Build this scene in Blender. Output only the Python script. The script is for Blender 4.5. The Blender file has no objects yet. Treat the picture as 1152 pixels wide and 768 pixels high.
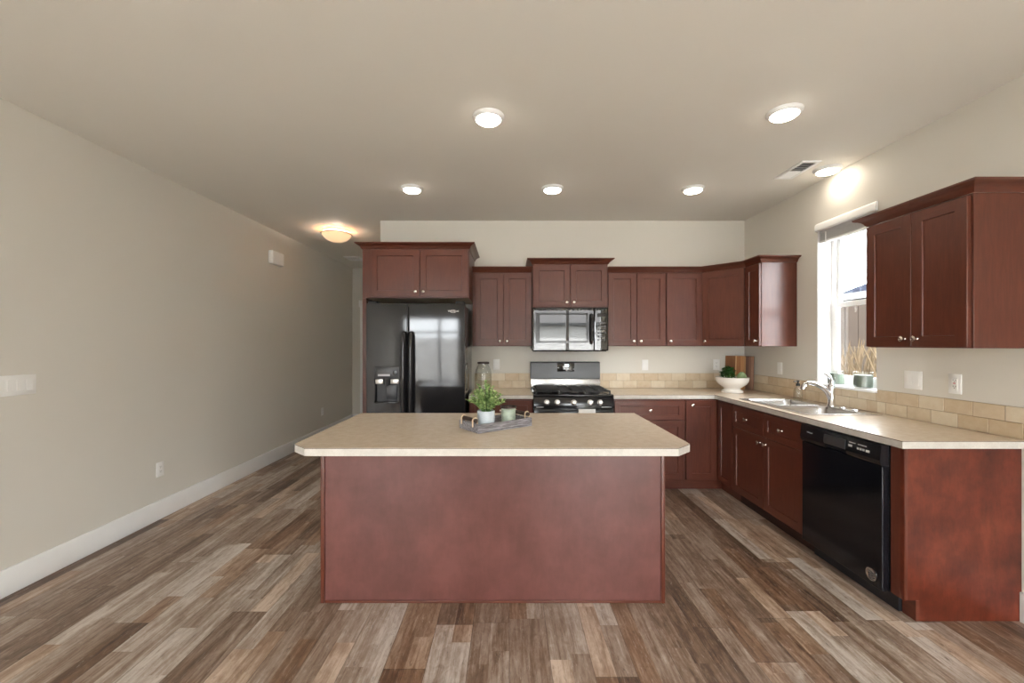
import bpy, bmesh, math, random
from mathutils import Vector, Matrix, Quaternion

random.seed(7)
scene = bpy.context.scene
COL = scene.collection
PI = math.pi


def lin(r, g, b):
    f = lambda c: (c / 255 / 12.92) if c / 255 <= 0.04045 else ((c / 255 + 0.055) / 1.055) ** 2.4
    return (f(r), f(g), f(b), 1.0)


# ------------------------------------------------------------------ camera
cam = bpy.data.objects.new('camera', bpy.data.cameras.new('camera'))
COL.objects.link(cam)
cam.location = (0, 0, 1.392)
cam.rotation_euler = (PI / 2, 0, 0)
cam.data.sensor_width = 36.0
cam.data.lens = 468 / 1152 * 36
cam.data.shift_x = 3 / 1152
cam.data.shift_y = 3 / 1152
cam.data.clip_start = 0.02
scene.camera = cam

# ------------------------------------------------------------------ world, exposure
SKY = 9.5
LAMP = 13.0
world = bpy.data.worlds.new('sky')
scene.world = world
world.use_nodes = True
bg = world.node_tree.nodes['Background']
bg.inputs['Color'].default_value = (0.94, 0.97, 1.0, 1)
bg.inputs['Strength'].default_value = SKY
vs = scene.view_settings
vs.view_transform = 'Standard'
vs.look = 'None'
vs.gamma = 1.0
vs.use_curve_mapping = False
vs.exposure = 1.6
scene.cycles.max_bounces = 10
scene.cycles.diffuse_bounces = 6
scene.cycles.glossy_bounces = 5
scene.cycles.transmission_bounces = 8
scene.cycles.transparent_max_bounces = 16
scene.cycles.sample_clamp_indirect = 6.0
scene.cycles.caustics_refractive = False
scene.cycles.use_denoising = True

# room numbers
XL, XR = -2.79, 2.575
YB, YH, YR = 4.557, 7.40, -2.60       # kitchen back wall, hall end, rear wall
H = 2.743
XK = -1.412                            # where the kitchen back wall ends


def portal(name, loc, rot, sx, sy):
    l = bpy.data.lights.new(name, 'AREA')
    l.shape = 'RECTANGLE'
    l.size, l.size_y = sx, sy
    l.cycles.is_portal = True
    o = bpy.data.objects.new(name, l)
    COL.objects.link(o)
    o.location = loc
    o.rotation_euler = rot


# daylight portals standing in the window openings (they only guide sky sampling)
portal('sky_portal', (XR + 0.15, 3.195, 1.715), (0, PI / 2, 0), 1.29, 0.56)
portal('sky_portal', (1.53, YR - 0.10, 1.18), (PI / 2, 0, 0), 1.90, 2.36)
portal('sky_portal', (-1.92, YR - 0.10, 1.255), (PI / 2, 0, 0), 1.40, 1.61)


# ------------------------------------------------------------------ node helpers
class NT:
    def __init__(s, name):
        s.m = bpy.data.materials.new(name)
        s.m.use_nodes = True
        s.t = s.m.node_tree
        s.b = s.t.nodes['Principled BSDF']
        s.out = s.t.nodes['Material Output']

    def n(s, typ, **kw):
        nd = s.t.nodes.new(typ)
        for k, v in kw.items():
            setattr(nd, k, v)
        return nd

    def l(s, a, b):
        s.t.links.new(a, b)

    def inp(s, sock, v):
        if isinstance(v, bpy.types.NodeSocket):
            s.l(v, sock)
        else:
            sock.default_value = v

    def math(s, op, a, b=0.0, c=None):
        nd = s.n('ShaderNodeMath', operation=op)
        s.inp(nd.inputs[0], a)
        s.inp(nd.inputs[1], b)
        if c is not None:
            s.inp(nd.inputs[2], c)
        return nd.outputs[0]

    def coord(s, which='Object', scale=(1, 1, 1)):
        tc = s.n('ShaderNodeTexCoord')
        mp = s.n('ShaderNodeMapping')
        s.l(tc.outputs[which], mp.inputs[0])
        mp.inputs['Scale'].default_value = scale
        return mp.outputs[0]

    def noise(s, vec, scale=5, detail=3, rough=0.5, dist=0.0):
        nd = s.n('ShaderNodeTexNoise')
        s.l(vec, nd.inputs['Vector'])
        nd.inputs['Scale'].default_value = scale
        nd.inputs['Detail'].default_value = detail
        nd.inputs['Roughness'].default_value = rough
        nd.inputs['Distortion'].default_value = dist
        return nd.outputs['Fac']

    def ramp(s, fac, stops, interp='LINEAR'):
        nd = s.n('ShaderNodeValToRGB')
        cr = nd.color_ramp
        cr.interpolation = interp
        while len(cr.elements) > 1:
            cr.elements.remove(cr.elements[-1])
        for i, (p, c) in enumerate(stops):
            e = cr.elements[0] if i == 0 else cr.elements.new(p)
            e.position = p
            e.color = c
        s.inp(nd.inputs[0], fac)
        return nd.outputs[0]

    def mix(s, fac, a, b, mode='MIX'):
        nd = s.n('ShaderNodeMix', data_type='RGBA', blend_type=mode)
        s.inp(nd.inputs[0], fac)
        s.inp(nd.inputs[6], a)
        s.inp(nd.inputs[7], b)
        return nd.outputs[2]

    def bump(s, h, strength=0.1, dist=0.01):
        nd = s.n('ShaderNodeBump')
        nd.inputs['Strength'].default_value = strength
        nd.inputs['Distance'].default_value = dist
        s.l(h, nd.inputs['Height'])
        s.l(nd.outputs[0], s.b.inputs['Normal'])

    def set(s, **kw):
        for k, v in kw.items():
            s.inp(s.b.inputs[k.replace('_', ' ')], v)
        return s.m


OUTDOOR = ('taupe_siding', 'grey_shingle', 'white_fascia', 'yard_ground', 'pale_vinyl_fence', 'straw_blades', 'pale_bounce_slab', 'pale_siding')


def plain(name, col, rough=0.5, metal=0.0, coat=0.0, spec=0.5, var=0.06, scale=8):
    if name in OUTDOOR:
        spec = 0.0
    t = NT(name)
    nz = t.noise(t.coord(), scale, 3)
    d = tuple(c * (1 - var) for c in col[:3]) + (1,)
    u = tuple(min(1, c * (1 + var)) for c in col[:3]) + (1,)
    t.set(Base_Color=t.ramp(nz, [(0.3, d), (0.7, u)]), Roughness=rough, Metallic=metal,
          Coat_Weight=coat, Specular_IOR_Level=spec)
    return t.m


def paint(name, col, rough=0.6):
    t = NT(name)
    v = t.coord()
    nz = t.noise(v, 1.3, 2)
    d = tuple(c * 0.975 for c in col[:3]) + (1,)
    t.set(Base_Color=t.ramp(nz, [(0.3, d), (0.7, col)]), Roughness=rough, Specular_IOR_Level=0.3)
    t.bump(t.noise(v, 90, 4, 0.6), 0.05, 0.004)
    return t.m


def wood(name, dark, mid, light, scale, rough=0.28, coat=0.3, blotch=0.36):
    t = NT(name)
    g = t.noise(t.coord('Object', scale), 9, 6, 0.62, 0.4)
    b = t.noise(t.coord('Object', (1, 1, 1)), 5.5, 4, 0.6)
    f = t.math('ADD', t.math('MULTIPLY', g, 1 - blotch), t.math('MULTIPLY', b, blotch))
    c = t.ramp(f, [(0.34, dark), (0.5, mid), (0.66, light)])
    t.set(Base_Color=c, Roughness=rough, Coat_Weight=coat, Coat_Roughness=0.22)
    t.bump(g, 0.04, 0.003)
    return t.m


CH_D, CH_M, CH_L = (0.086, 0.0225, 0.0125, 1), (0.110, 0.0295, 0.0160, 1), (0.136, 0.038, 0.021, 1)
M = {}
M['wall'] = paint('wall_paint', (0.71, 0.68, 0.615, 1))
M['ceiling'] = paint('ceiling_paint', (0.79, 0.76, 0.695, 1), 0.7)
M['trim'] = plain('white_trim_paint', (0.90, 0.90, 0.89, 1), 0.35, var=0.015)
M['cherry'] = wood('cherry_vertical_grain', CH_D, CH_M, CH_L, (7, 7, 0.7), 0.34, 0.10)
M['cherry_h'] = wood('cherry_cross_grain', CH_D, CH_M, CH_L, (0.7, 0.7, 7), 0.34, 0.10)
M['cherry_panel'] = wood('cherry_veneer_panel', (0.048, 0.0085, 0.004, 1), (0.108, 0.019, 0.0085, 1), (0.175, 0.036, 0.016, 1), (5, 5, 1.4), 0.3, 0.2, 0.75)
M['cherry_island_sheen'] = wood('cherry_veneer_painted_sheen', (0.098, 0.033, 0.026, 1), (0.126, 0.044, 0.036, 1), (0.156, 0.056, 0.046, 1), (3, 3, 0.9), 0.36, 0.15, 0.75)  # cherry like the end panel, with window sheen painted in as paler colour
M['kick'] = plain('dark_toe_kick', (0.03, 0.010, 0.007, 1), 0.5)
M['cab_in'] = plain('cabinet_underside', (0.58, 0.48, 0.36, 1), 0.5)
M['nickel'] = plain('satin_nickel', (0.72, 0.66, 0.61, 1), 0.22, 1.0, var=0.03)
M['chrome'] = plain('polished_chrome', (0.80, 0.81, 0.83, 1), 0.07, 1.0, var=0.01)
M['steel'] = plain('brushed_steel', (0.62, 0.61, 0.60, 1), 0.26, 1.0, var=0.04)
M['black'] = plain('black_enamel', (0.012, 0.012, 0.014, 1), 0.16, 0, 0.1, 0.5, 0.1)
M['black_gloss'] = plain('black_dishwasher_skin', (0.006, 0.0065, 0.009, 1), 0.14, 0, 0.0, 0.5, 0.05)
M['black_glass'] = plain('black_mirror_glass', (0.006, 0.006, 0.007, 1), 0.015, 0, 0.5, 0.9, 0.1)
M['black_fridge'] = plain('black_fridge_skin', (0.024, 0.024, 0.026, 1), 0.065, 0, 0.0, 0.48, 0.05)
M['satin_black'] = plain('satin_black_steel', (0.030, 0.030, 0.032, 1), 0.28, 0, 0.0, 0.6, 0.05)
M['black_matte'] = plain('black_plastic', (0.016, 0.016, 0.018, 1), 0.42)
M['dark_grey'] = plain('charcoal_plastic', (0.05, 0.05, 0.055, 1), 0.35)
M['iron'] = plain('cast_iron', (0.035, 0.034, 0.033, 1), 0.55)
M['grey_mark'] = plain('pale_grey_print', (0.55, 0.55, 0.56, 1), 0.4)
M['bright_mark'] = plain('bright_silver_print', (0.85, 0.85, 0.86, 1), 0.4)
M['white_plastic'] = plain('white_plastic', (0.87, 0.865, 0.84, 1), 0.35, var=0.01)
M['slot'] = plain('dark_slot', (0.05, 0.05, 0.05, 1), 0.6)
M['red'] = plain('red_button', (0.55, 0.05, 0.04, 1), 0.4)
M['white_cloth'] = plain('white_cotton', (0.80, 0.79, 0.77, 1), 0.9)
M['ceramic'] = plain('white_ceramic', (0.80, 0.77, 0.72, 1), 0.25, var=0.02)
M['wax'] = plain('sage_wax', (0.125, 0.155, 0.12, 1), 0.55, var=0.08)
M['wax_pale'] = plain('pale_sage_glaze', (0.44, 0.51, 0.42, 1), 0.35, var=0.25, scale=30)
M['wick'] = plain('wick_cotton', (0.5, 0.45, 0.38, 1), 0.9)
M['tan'] = plain('tan_leather', (0.58, 0.44, 0.30, 1), 0.6)
M['dark_rod'] = plain('dark_stained_rod', (0.045, 0.028, 0.022, 1), 0.5)
M['stem'] = plain('green_stem', (0.10, 0.22, 0.05, 1), 0.6)
M['soil'] = plain('moss_soil', (0.05, 0.06, 0.03, 1), 0.9)
M['blind'] = plain('blind_grey_white', (0.60, 0.60, 0.60, 1), 0.5, var=0.02)
M['taupe_siding'] = plain('taupe_siding', (0.040, 0.032, 0.0265, 1), 0.8)
M['roof'] = plain('grey_shingle', (0.012, 0.014, 0.020, 1), 0.9, var=0.3, scale=12)
M['rear_roof'] = plain('brown_grey_shingle', (0.16, 0.15, 0.145, 1), 0.9, var=0.3, scale=12, spec=0.0)  # lighter brown-grey shingle for the house behind the yard fence
M['fascia'] = plain('white_fascia', (0.10, 0.10, 0.10, 1), 0.6)
M['dirt'] = plain('yard_ground', (0.10, 0.09, 0.07, 1), 0.95, var=0.25, scale=2)
M['bounce_slab'] = plain('pale_bounce_slab', (0.55, 0.53, 0.50, 1), 0.85, var=0.05, scale=3)
M['pale_siding'] = plain('pale_siding', (0.45, 0.44, 0.42, 1), 0.8)
M['fence'] = plain('pale_vinyl_fence', (0.62, 0.60, 0.58, 1), 0.6)
M['straw'] = plain('straw_blades', (0.088, 0.064, 0.040, 1), 0.8, var=0.3, scale=20)


def grain_tray():
    t = NT('weathered_grey_wood')
    g = t.noise(t.coord('Object', (3, 60, 60)), 3, 6, 0.65, 0.6)
    t.set(Base_Color=t.ramp(g, [(0.32, lin(58, 54, 54)), (0.5, lin(128, 125, 129)), (0.68, lin(188, 186, 192))]), Roughness=0.7)
    t.bump(g, 0.3, 0.003)
    return t.m


M['tray'] = grain_tray()


def laminate(name, a, b, rough):
    t = NT(name)
    v = t.coord()
    f = t.math('ADD', t.math('MULTIPLY', t.noise(v, 240, 3, 0.7), 0.55), t.math('MULTIPLY', t.noise(v, 24, 3), 0.45))
    t.set(Base_Color=t.ramp(f, [(0.38, a), (0.62, b)]), Roughness=rough, Specular_IOR_Level=0.4)
    return t.m


M['lam'] = laminate('beige_laminate', (0.60, 0.495, 0.38, 1), (0.69, 0.585, 0.47, 1), 0.25)
M['lam_edge'] = laminate('pale_laminate_edge', (0.50, 0.465, 0.415, 1), (0.60, 0.565, 0.515, 1), 0.35)
M['lam_seam'] = plain('brown_laminate_core', (0.10, 0.062, 0.04, 1), 0.5)


def tile():
    t = NT('travertine_tile')
    geo = t.n('ShaderNodeNewGeometry')
    r = geo.outputs['Random Per Island']
    v = t.coord()
    f = t.math('ADD', t.math('MULTIPLY', r, 0.42), t.math('MULTIPLY', t.noise(v, 22, 5, 0.65), 0.58))
    t.set(Base_Color=t.ramp(f, [(0.2, lin(198, 174, 142)), (0.5, lin(212, 194, 166)), (0.8, lin(224, 212, 190))]), Roughness=0.4)
    t.bump(t.noise(v, 60, 4), 0.12, 0.003)
    return t.m


M['tile'] = tile()
M['grout'] = plain('tan_grout', lin(172, 150, 124), 0.9)


def floor_mat():
    t = NT('weathered_plank_floor')
    tc = t.n('ShaderNodeTexCoord')
    sp = t.n('ShaderNodeSeparateXYZ')
    t.l(tc.outputs['Object'], sp.inputs[0])
    X, Y = sp.outputs[0], sp.outputs[1]

    def wn(a, b):
        cb = t.n('ShaderNodeCombineXYZ')
        t.inp(cb.inputs[0], a)
        t.inp(cb.inputs[1], b)
        w = t.n('ShaderNodeTexWhiteNoise', noise_dimensions='2D')
        t.l(cb.outputs[0], w.inputs['Vector'])
        return w.outputs['Value']

    def layer(wd, ln, seed):
        row = t.math('FLOOR', t.math('DIVIDE', X, wd))
        off = t.math('MULTIPLY', wn(row, seed), ln)
        yy = t.math('DIVIDE', t.math('ADD', Y, off), ln)
        col = t.math('FLOOR', yy)
        rid = wn(t.math('ADD', row, seed * 3.1), t.math('ADD', col, seed))
        # distance to the plank edges
        fx = t.math('FRACT', t.math('DIVIDE', X, wd))
        ex = t.math('MULTIPLY', t.math('MINIMUM', fx, t.math('SUBTRACT', 1.0, fx)), wd)
        fy = t.math('FRACT', yy)
        ey = t.math('MULTIPLY', t.math('MINIMUM', fy, t.math('SUBTRACT', 1.0, fy)), ln)
        return rid, t.math('MINIMUM', ex, ey), row, col

    r1, e1, row1, col1 = layer(0.18, 1.22, 1.0)
    r2, e2, row2, col2 = layer(0.09, 0.61, 2.0)
    cb = t.n('ShaderNodeCombineXYZ')
    t.l(t.math('ADD', X, t.math('MULTIPLY', r2, 7.0)), cb.inputs[0])
    t.l(t.math('ADD', t.math('MULTIPLY', Y, 0.055), t.math('MULTIPLY', r1, 5.0)), cb.inputs[1])
    g = t.noise(cb.outputs[0], 42, 7, 0.68, 0.6)
    cb2 = t.n('ShaderNodeCombineXYZ')
    t.l(t.math('ADD', X, t.math('MULTIPLY', r2, 3.0)), cb2.inputs[0])
    t.l(t.math('MULTIPLY', Y, 0.22), cb2.inputs[1])
    g2 = t.noise(cb2.outputs[0], 12, 4, 0.6, 0.8)
    cb3 = t.n('ShaderNodeCombineXYZ')
    t.l(t.math('ADD', X, t.math('MULTIPLY', r1, 9.0)), cb3.inputs[0])
    t.l(t.math('MULTIPLY', Y, 0.10), cb3.inputs[1])
    g3 = t.noise(cb3.outputs[0], 150, 5, 0.7, 0.3)
    f = t.math('ADD', t.math('MULTIPLY', r2, 0.20), t.math('MULTIPLY', r1, 0.26))
    f = t.math('ADD', f, t.math('MULTIPLY', g, 0.52))
    f = t.math('ADD', f, t.math('MULTIPLY', g2, 0.34))
    f = t.math('ADD', f, t.math('MULTIPLY', g3, 0.10))
    cb4 = t.n('ShaderNodeCombineXYZ')
    t.l(t.math('ADD', X, t.math('MULTIPLY', r1, 4.0)), cb4.inputs[0])
    t.l(t.math('MULTIPLY', Y, 0.45), cb4.inputs[1])
    f = t.math('ADD', f, t.math('MULTIPLY', t.noise(cb4.outputs[0], 26, 6, 0.72, 1.2), 0.30))
    f = t.math('SUBTRACT', f, 0.182)
    c = t.ramp(f, [(0.36, lin(60, 46, 38)), (0.50, lin(98, 77, 62)), (0.60, lin(126, 103, 86)),
                   (0.72, lin(156, 138, 123)), (0.88, lin(198, 188, 179))])
    hue = wn(t.math('ADD', row2, 11.3), t.math('ADD', col2, 4.7))
    c = t.mix(t.math('MULTIPLY', t.math('GREATER_THAN', hue, 0.74), 0.5), c, t.mix(1.0, c, (1.10, 0.88, 0.68, 1), 'MULTIPLY'))
    cb5 = t.n('ShaderNodeCombineXYZ')
    t.l(t.math('ADD', X, t.math('MULTIPLY', r2, 6.0)), cb5.inputs[0])
    t.l(t.math('MULTIPLY', Y, 0.13), cb5.inputs[1])
    fl = t.noise(cb5.outputs[0], 75, 8, 0.72, 1.4)
    dk = t.ramp(fl, [(0.585, (0, 0, 0, 1)), (0.68, (1, 1, 1, 1))])
    wh = t.ramp(fl, [(0.33, (1, 1, 1, 1)), (0.42, (0, 0, 0, 1))])
    c = t.mix(t.math('MULTIPLY', dk, 0.62), c, lin(58, 43, 35))
    c = t.mix(t.math('MULTIPLY', wh, 0.42), c, lin(208, 199, 189))
    edge = t.math('LESS_THAN', e1, 0.0013)
    c = t.mix(t.math('MULTIPLY', edge, 0.55), c, lin(48, 36, 30))
    t.set(Base_Color=c, Roughness=t.ramp(g, [(0.3, (0.42,) * 3 + (1,)), (0.7, (0.30,) * 3 + (1,))]), Specular_IOR_Level=0.45)
    t.bump(t.math('SUBTRACT', g, t.math('MULTIPLY', edge, 0.6)), 0.12, 0.003)
    return t.m


M['floor'] = floor_mat()


def glass(name, tint=(0.97, 0.98, 0.98, 1), gloss=0.02, amount=1.0):
    t = NT(name)
    tr = t.n('ShaderNodeBsdfTransparent')
    tr.inputs[0].default_value = tint
    gl = t.n('ShaderNodeBsdfGlossy')
    gl.inputs['Roughness'].default_value = gloss
    lw = t.n('ShaderNodeLayerWeight')
    fac = t.math('ADD', 0.04 * amount, t.math('MULTIPLY', t.math('POWER', lw.outputs['Facing'], 5.0), 0.8))
    mx = t.n('ShaderNodeMixShader')
    t.l(fac, mx.inputs[0])
    t.l(tr.outputs[0], mx.inputs[1])
    t.l(gl.outputs[0], mx.inputs[2])
    t.l(mx.outputs[0], t.out.inputs[0])
    return t.m


M['pane'] = glass('window_glass')
M['glass'] = glass('clear_glassware', (0.975, 0.985, 0.98, 1), 0.03, 1.3)


def emit(name, col, strength):
    t = NT(name)
    t.set(Base_Color=col, Emission_Color=col, Emission_Strength=strength, Roughness=0.4)
    return t.m


M['lens'] = emit('lit_lens', (1.0, 0.90, 0.76, 1), LAMP)
M['alabaster'] = emit('lit_alabaster_glass', (1.0, 0.66, 0.38, 1), 0.27)
M['display'] = emit('lit_clock_display', (0.75, 0.88, 1.0, 1), 1.0)


def leaf(name, a, b, trans=0.2):
    t = NT(name)
    geo = t.n('ShaderNodeNewGeometry')
    t.set(Base_Color=t.ramp(geo.outputs['Random Per Island'], [(0.0, a), (1.0, b)]), Roughness=0.5)
    return t.m


M['leaf_light'] = leaf('fresh_green_leaf', lin(112, 150, 78), lin(196, 216, 150))
M['leaf_dark'] = leaf('deep_green_leaf', lin(18, 62, 22), lin(58, 116, 44))
M['leaf_sage'] = leaf('sage_green_scale', lin(120, 142, 98), lin(160, 178, 132))


def board_mat():
    t = NT('striped_acacia')
    tc = t.n('ShaderNodeTexCoord')
    sp = t.n('ShaderNodeSeparateXYZ')
    t.l(tc.outputs['Object'], sp.inputs[0])
    u = t.math('ADD', t.math('DIVIDE', sp.outputs[0], 0.276), 0.5)
    stripes = t.ramp(u, [(0.0, lin(140, 94, 60)), (0.36, lin(228, 186, 138)), (0.40, lin(176, 120, 74)), (0.55, lin(200, 146, 94)),
                         (0.66, lin(186, 140, 90)), (0.72, lin(104, 68, 46)), (0.82, lin(126, 84, 60)), (0.9, lin(150, 108, 80))], 'CONSTANT')
    g = t.noise(t.coord('Object', (14, 14, 1.2)), 6, 5, 0.6)
    t.set(Base_Color=t.mix(0.55, stripes, t.ramp(g, [(0.3, (0.45, 0.4, 0.36, 1)), (0.7, (1, 1, 1, 1))]), 'MULTIPLY'), Roughness=0.45)
    return t.m


M['board'] = board_mat()


def pot_mat():
    t = NT('zigzag_pot_glaze')
    tc = t.n('ShaderNodeTexCoord')
    sp = t.n('ShaderNodeSeparateXYZ')
    t.l(tc.outputs['Object'], sp.inputs[0])
    ang = t.math('ARCTAN2', sp.outputs[1], sp.outputs[0])
    fr = t.math('FRACT', t.math('MULTIPLY', ang, 9 / (2 * PI)))
    zig = t.math('ABSOLUTE', t.math('SUBTRACT', fr, 0.5))
    w = t.math('FRACT', t.math('ADD', t.math('MULTIPLY', sp.outputs[2], 95.0), t.math('MULTIPLY', zig, 6.0)))
    t.set(Base_Color=t.ramp(t.math('GREATER_THAN', w, 0.62), [(0, lin(148, 164, 176)), (1, lin(236, 240, 242))]), Roughness=0.45)
    return t.m


M['pot'] = pot_mat()

# ------------------------------------------------------------------ mesh helpers
ORG = {}


def org(o):
    return ORG.get(o.name, Vector((0, 0, 0)))


def thing(name, label, cat, loc=(0, 0, 0), group=None, rot=None):
    o = bpy.data.objects.new(name, None)
    o.empty_display_size = 0.05
    COL.objects.link(o)
    o.location = loc
    if rot:
        o.rotation_euler = rot
    o['label'] = label
    o['category'] = cat
    if group:
        o['group'] = group
    ORG[o.name] = Vector(loc)
    return o


def struct_root(name, loc=(0, 0, 0)):
    o = bpy.data.objects.new(name, None)
    COL.objects.link(o)
    o.location = loc
    o['kind'] = 'structure'
    ORG[o.name] = Vector(loc)
    return o


def obj(name, bm, mats, parent=None, local=False, smooth=35, label=None):
    """Link BM as one mesh object; its verts are in world space unless LOCAL."""
    if parent is not None and not local:
        bmesh.ops.translate(bm, verts=bm.verts, vec=-org(parent))
    bmesh.ops.recalc_face_normals(bm, faces=bm.faces)
    me = bpy.data.meshes.new(name)
    bm.to_mesh(me)
    bm.free()
    for m in (mats if isinstance(mats, (list, tuple)) else [mats]):
        me.materials.append(m)
    if smooth:
        me.polygons.foreach_set('use_smooth', [True] * len(me.polygons))
        me.set_sharp_from_angle(angle=math.radians(smooth))
    o = bpy.data.objects.new(name, me)
    COL.objects.link(o)
    if parent is not None:
        o.parent = parent
        ORG[o.name] = org(parent)
    if label:
        o['label'] = label
    return o


def tag(o, label, cat, group=None):
    o['label'] = label
    o['category'] = cat
    if group:
        o['group'] = group
    return o


def struct(name, bm, mats, parent=None, smooth=35):
    o = obj(name, bm, mats, parent, smooth=smooth)
    if parent is None:
        o['kind'] = 'structure'
    return o


def new():
    return bmesh.new()


def box(bm, x0, x1, y0, y1, z0, z1, bev=0.0, seg=2, mi=0):
    """Axis box; for frames use fbox."""
    return hexa(bm, [(x, y, z) for z in (z0, z1) for y in (y0, y1) for x in (x0, x1)], bev, seg, mi)


def hexa(bm, p, bev=0.0, seg=2, mi=0):
    v = [bm.verts.new(q) for q in p]
    F = [(0, 2, 3, 1), (4, 5, 7, 6), (0, 1, 5, 4), (2, 6, 7, 3), (0, 4, 6, 2), (1, 3, 7, 5)]
    fs = [bm.faces.new([v[i] for i in f]) for f in F]
    for f in fs:
        f.material_index = mi
    if bev > 0:
        es = list({e for f in fs for e in f.edges})
        r = bmesh.ops.bevel(bm, geom=es, offset=bev, segments=seg, profile=0.5, affect='EDGES', clamp_overlap=True)
        for f in r['faces']:
            f.material_index = mi
    return fs


class Fr:
    """A vertical face: origin, u to the viewer's right, v up, n out of the face."""
    def __init__(s, o, u, n):
        s.o, s.u, s.n = Vector(o), Vector(u).normalized(), Vector(n).normalized()

    def p(s, u, v, n):
        return s.o + s.u * u + Vector((0, 0, v)) + s.n * n


def fbox(bm, F, u0, u1, v0, v1, n0, n1, bev=0.0, seg=2, mi=0):
    return hexa(bm, [F.p(u, v, n) for v in (v0, v1) for n in (n0, n1) for u in (u0, u1)], bev, seg, mi)


def grid_solid(bm, A, B, inside, c0, c1, mp, mi=0):
    """Solid of the grid cells for which inside(a, b); mp maps (a, b, c) to a point."""
    vs = {}

    def V(i, j, k):
        if (i, j, k) not in vs:
            vs[(i, j, k)] = bm.verts.new(mp(A[i], B[j], (c0, c1)[k]))
        return vs[(i, j, k)]
    ok = {(i, j) for i in range(len(A) - 1) for j in range(len(B) - 1)
          if inside((A[i] + A[i + 1]) / 2, (B[j] + B[j + 1]) / 2)}
    for (i, j) in ok:
        q = [(i, j), (i + 1, j), (i + 1, j + 1), (i, j + 1)]
        fs = [[V(a, b, 0) for a, b in q], [V(a, b, 1) for a, b in q]]
        for (di, dj), (s, e) in (((0, -1), (0, 1)), ((1, 0), (1, 2)), ((0, 1), (2, 3)), ((-1, 0), (3, 0))):
            if (i + di, j + dj) not in ok:
                fs.append([V(*q[s], 0), V(*q[e], 0), V(*q[e], 1), V(*q[s], 1)])
        for f in fs:
            bm.faces.new(f).material_index = mi


def prism(bm, pts, z0, z1, mp=lambda a, b, c: (a, b, c), mi=0, bev=0):
    lo = [bm.verts.new(mp(a, b, z0)) for a, b in pts]
    hi = [bm.verts.new(mp(a, b, z1)) for a, b in pts]
    fs = [bm.faces.new(lo), bm.faces.new(hi)]
    n = len(pts)
    for i in range(n):
        fs.append(bm.faces.new([lo[i], lo[(i + 1) % n], hi[(i + 1) % n], hi[i]]))
    for f in fs:
        f.material_index = mi
    if bev:
        bmesh.ops.bevel(bm, geom=list({e for f in fs for e in f.edges}), offset=bev, segments=2, profile=0.5, affect='EDGES')


def lathe(bm, prof, seg=32, mat=Matrix.Identity(4), mi=0):
    rings = []
    for r, z in prof:
        if r < 1e-6:
            rings.append([bm.verts.new(mat @ Vector((0, 0, z)))])
        else:
            rings.append([bm.verts.new(mat @ Vector((r * math.cos(2 * PI * k / seg), r * math.sin(2 * PI * k / seg), z))) for k in range(seg)])
    for a, b in zip(rings, rings[1:]):
        for k in range(seg):
            k2 = (k + 1) % seg
            if len(a) == 1 and len(b) == 1:
                continue
            if len(a) == 1:
                f = bm.faces.new([a[0], b[k], b[k2]])
            elif len(b) == 1:
                f = bm.faces.new([a[k], a[k2], b[0]])
            else:
                f = bm.faces.new([a[k], a[k2], b[k2], b[k]])
            f.material_index = mi


def at(x, y, z, axis=None):
    m = Matrix.Translation((x, y, z))
    if axis is not None:
        m = m @ Vector((0, 0, 1)).rotation_difference(Vector(axis)).to_matrix().to_4x4()
    return m


def smooth_path(pts, n=6):
    """Catmull-Rom through PTS."""
    P = [Vector(p) for p in pts]
    P = [P[0] * 2 - P[1]] + P + [P[-1] * 2 - P[-2]]
    out = []
    for i in range(1, len(P) - 2):
        for k in range(n):
            t = k / n
            a, b, c, d = P[i - 1], P[i], P[i + 1], P[i + 2]
            out.append(0.5 * ((2 * b) + (c - a) * t + (2 * a - 5 * b + 4 * c - d) * t * t + (3 * b - a - 3 * c + d) * t ** 3))
    out.append(P[-2])
    return out


def tube(bm, pts, r, seg=12, mi=0, flat=1.0):
    P = [Vector(p) for p in pts]
    rs = r if isinstance(r, (list, tuple)) else [r] * len(P)
    if len(rs) != len(P):
        rs = [rs[0] + (rs[-1] - rs[0]) * i / (len(P) - 1) for i in range(len(P))]
    rings = []
    up = None
    for i, p in enumerate(P):
        t = (P[min(i + 1, len(P) - 1)] - P[max(i - 1, 0)]).normalized()
        if up is None:
            up = t.orthogonal().normalized()
        up = (up - t * up.dot(t)).normalized()
        sd = t.cross(up)
        rings.append([bm.verts.new(p + (up * math.cos(2 * PI * k / seg) + sd * math.sin(2 * PI * k / seg) * flat) * rs[i]) for k in range(seg)])
    for a, b in zip(rings, rings[1:]):
        for k in range(seg):
            bm.faces.new([a[k], a[(k + 1) % seg], b[(k + 1) % seg], b[k]]).material_index = mi
    bm.faces.new(rings[0]).material_index = mi
    bm.faces.new(rings[-1]).material_index = mi


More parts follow.
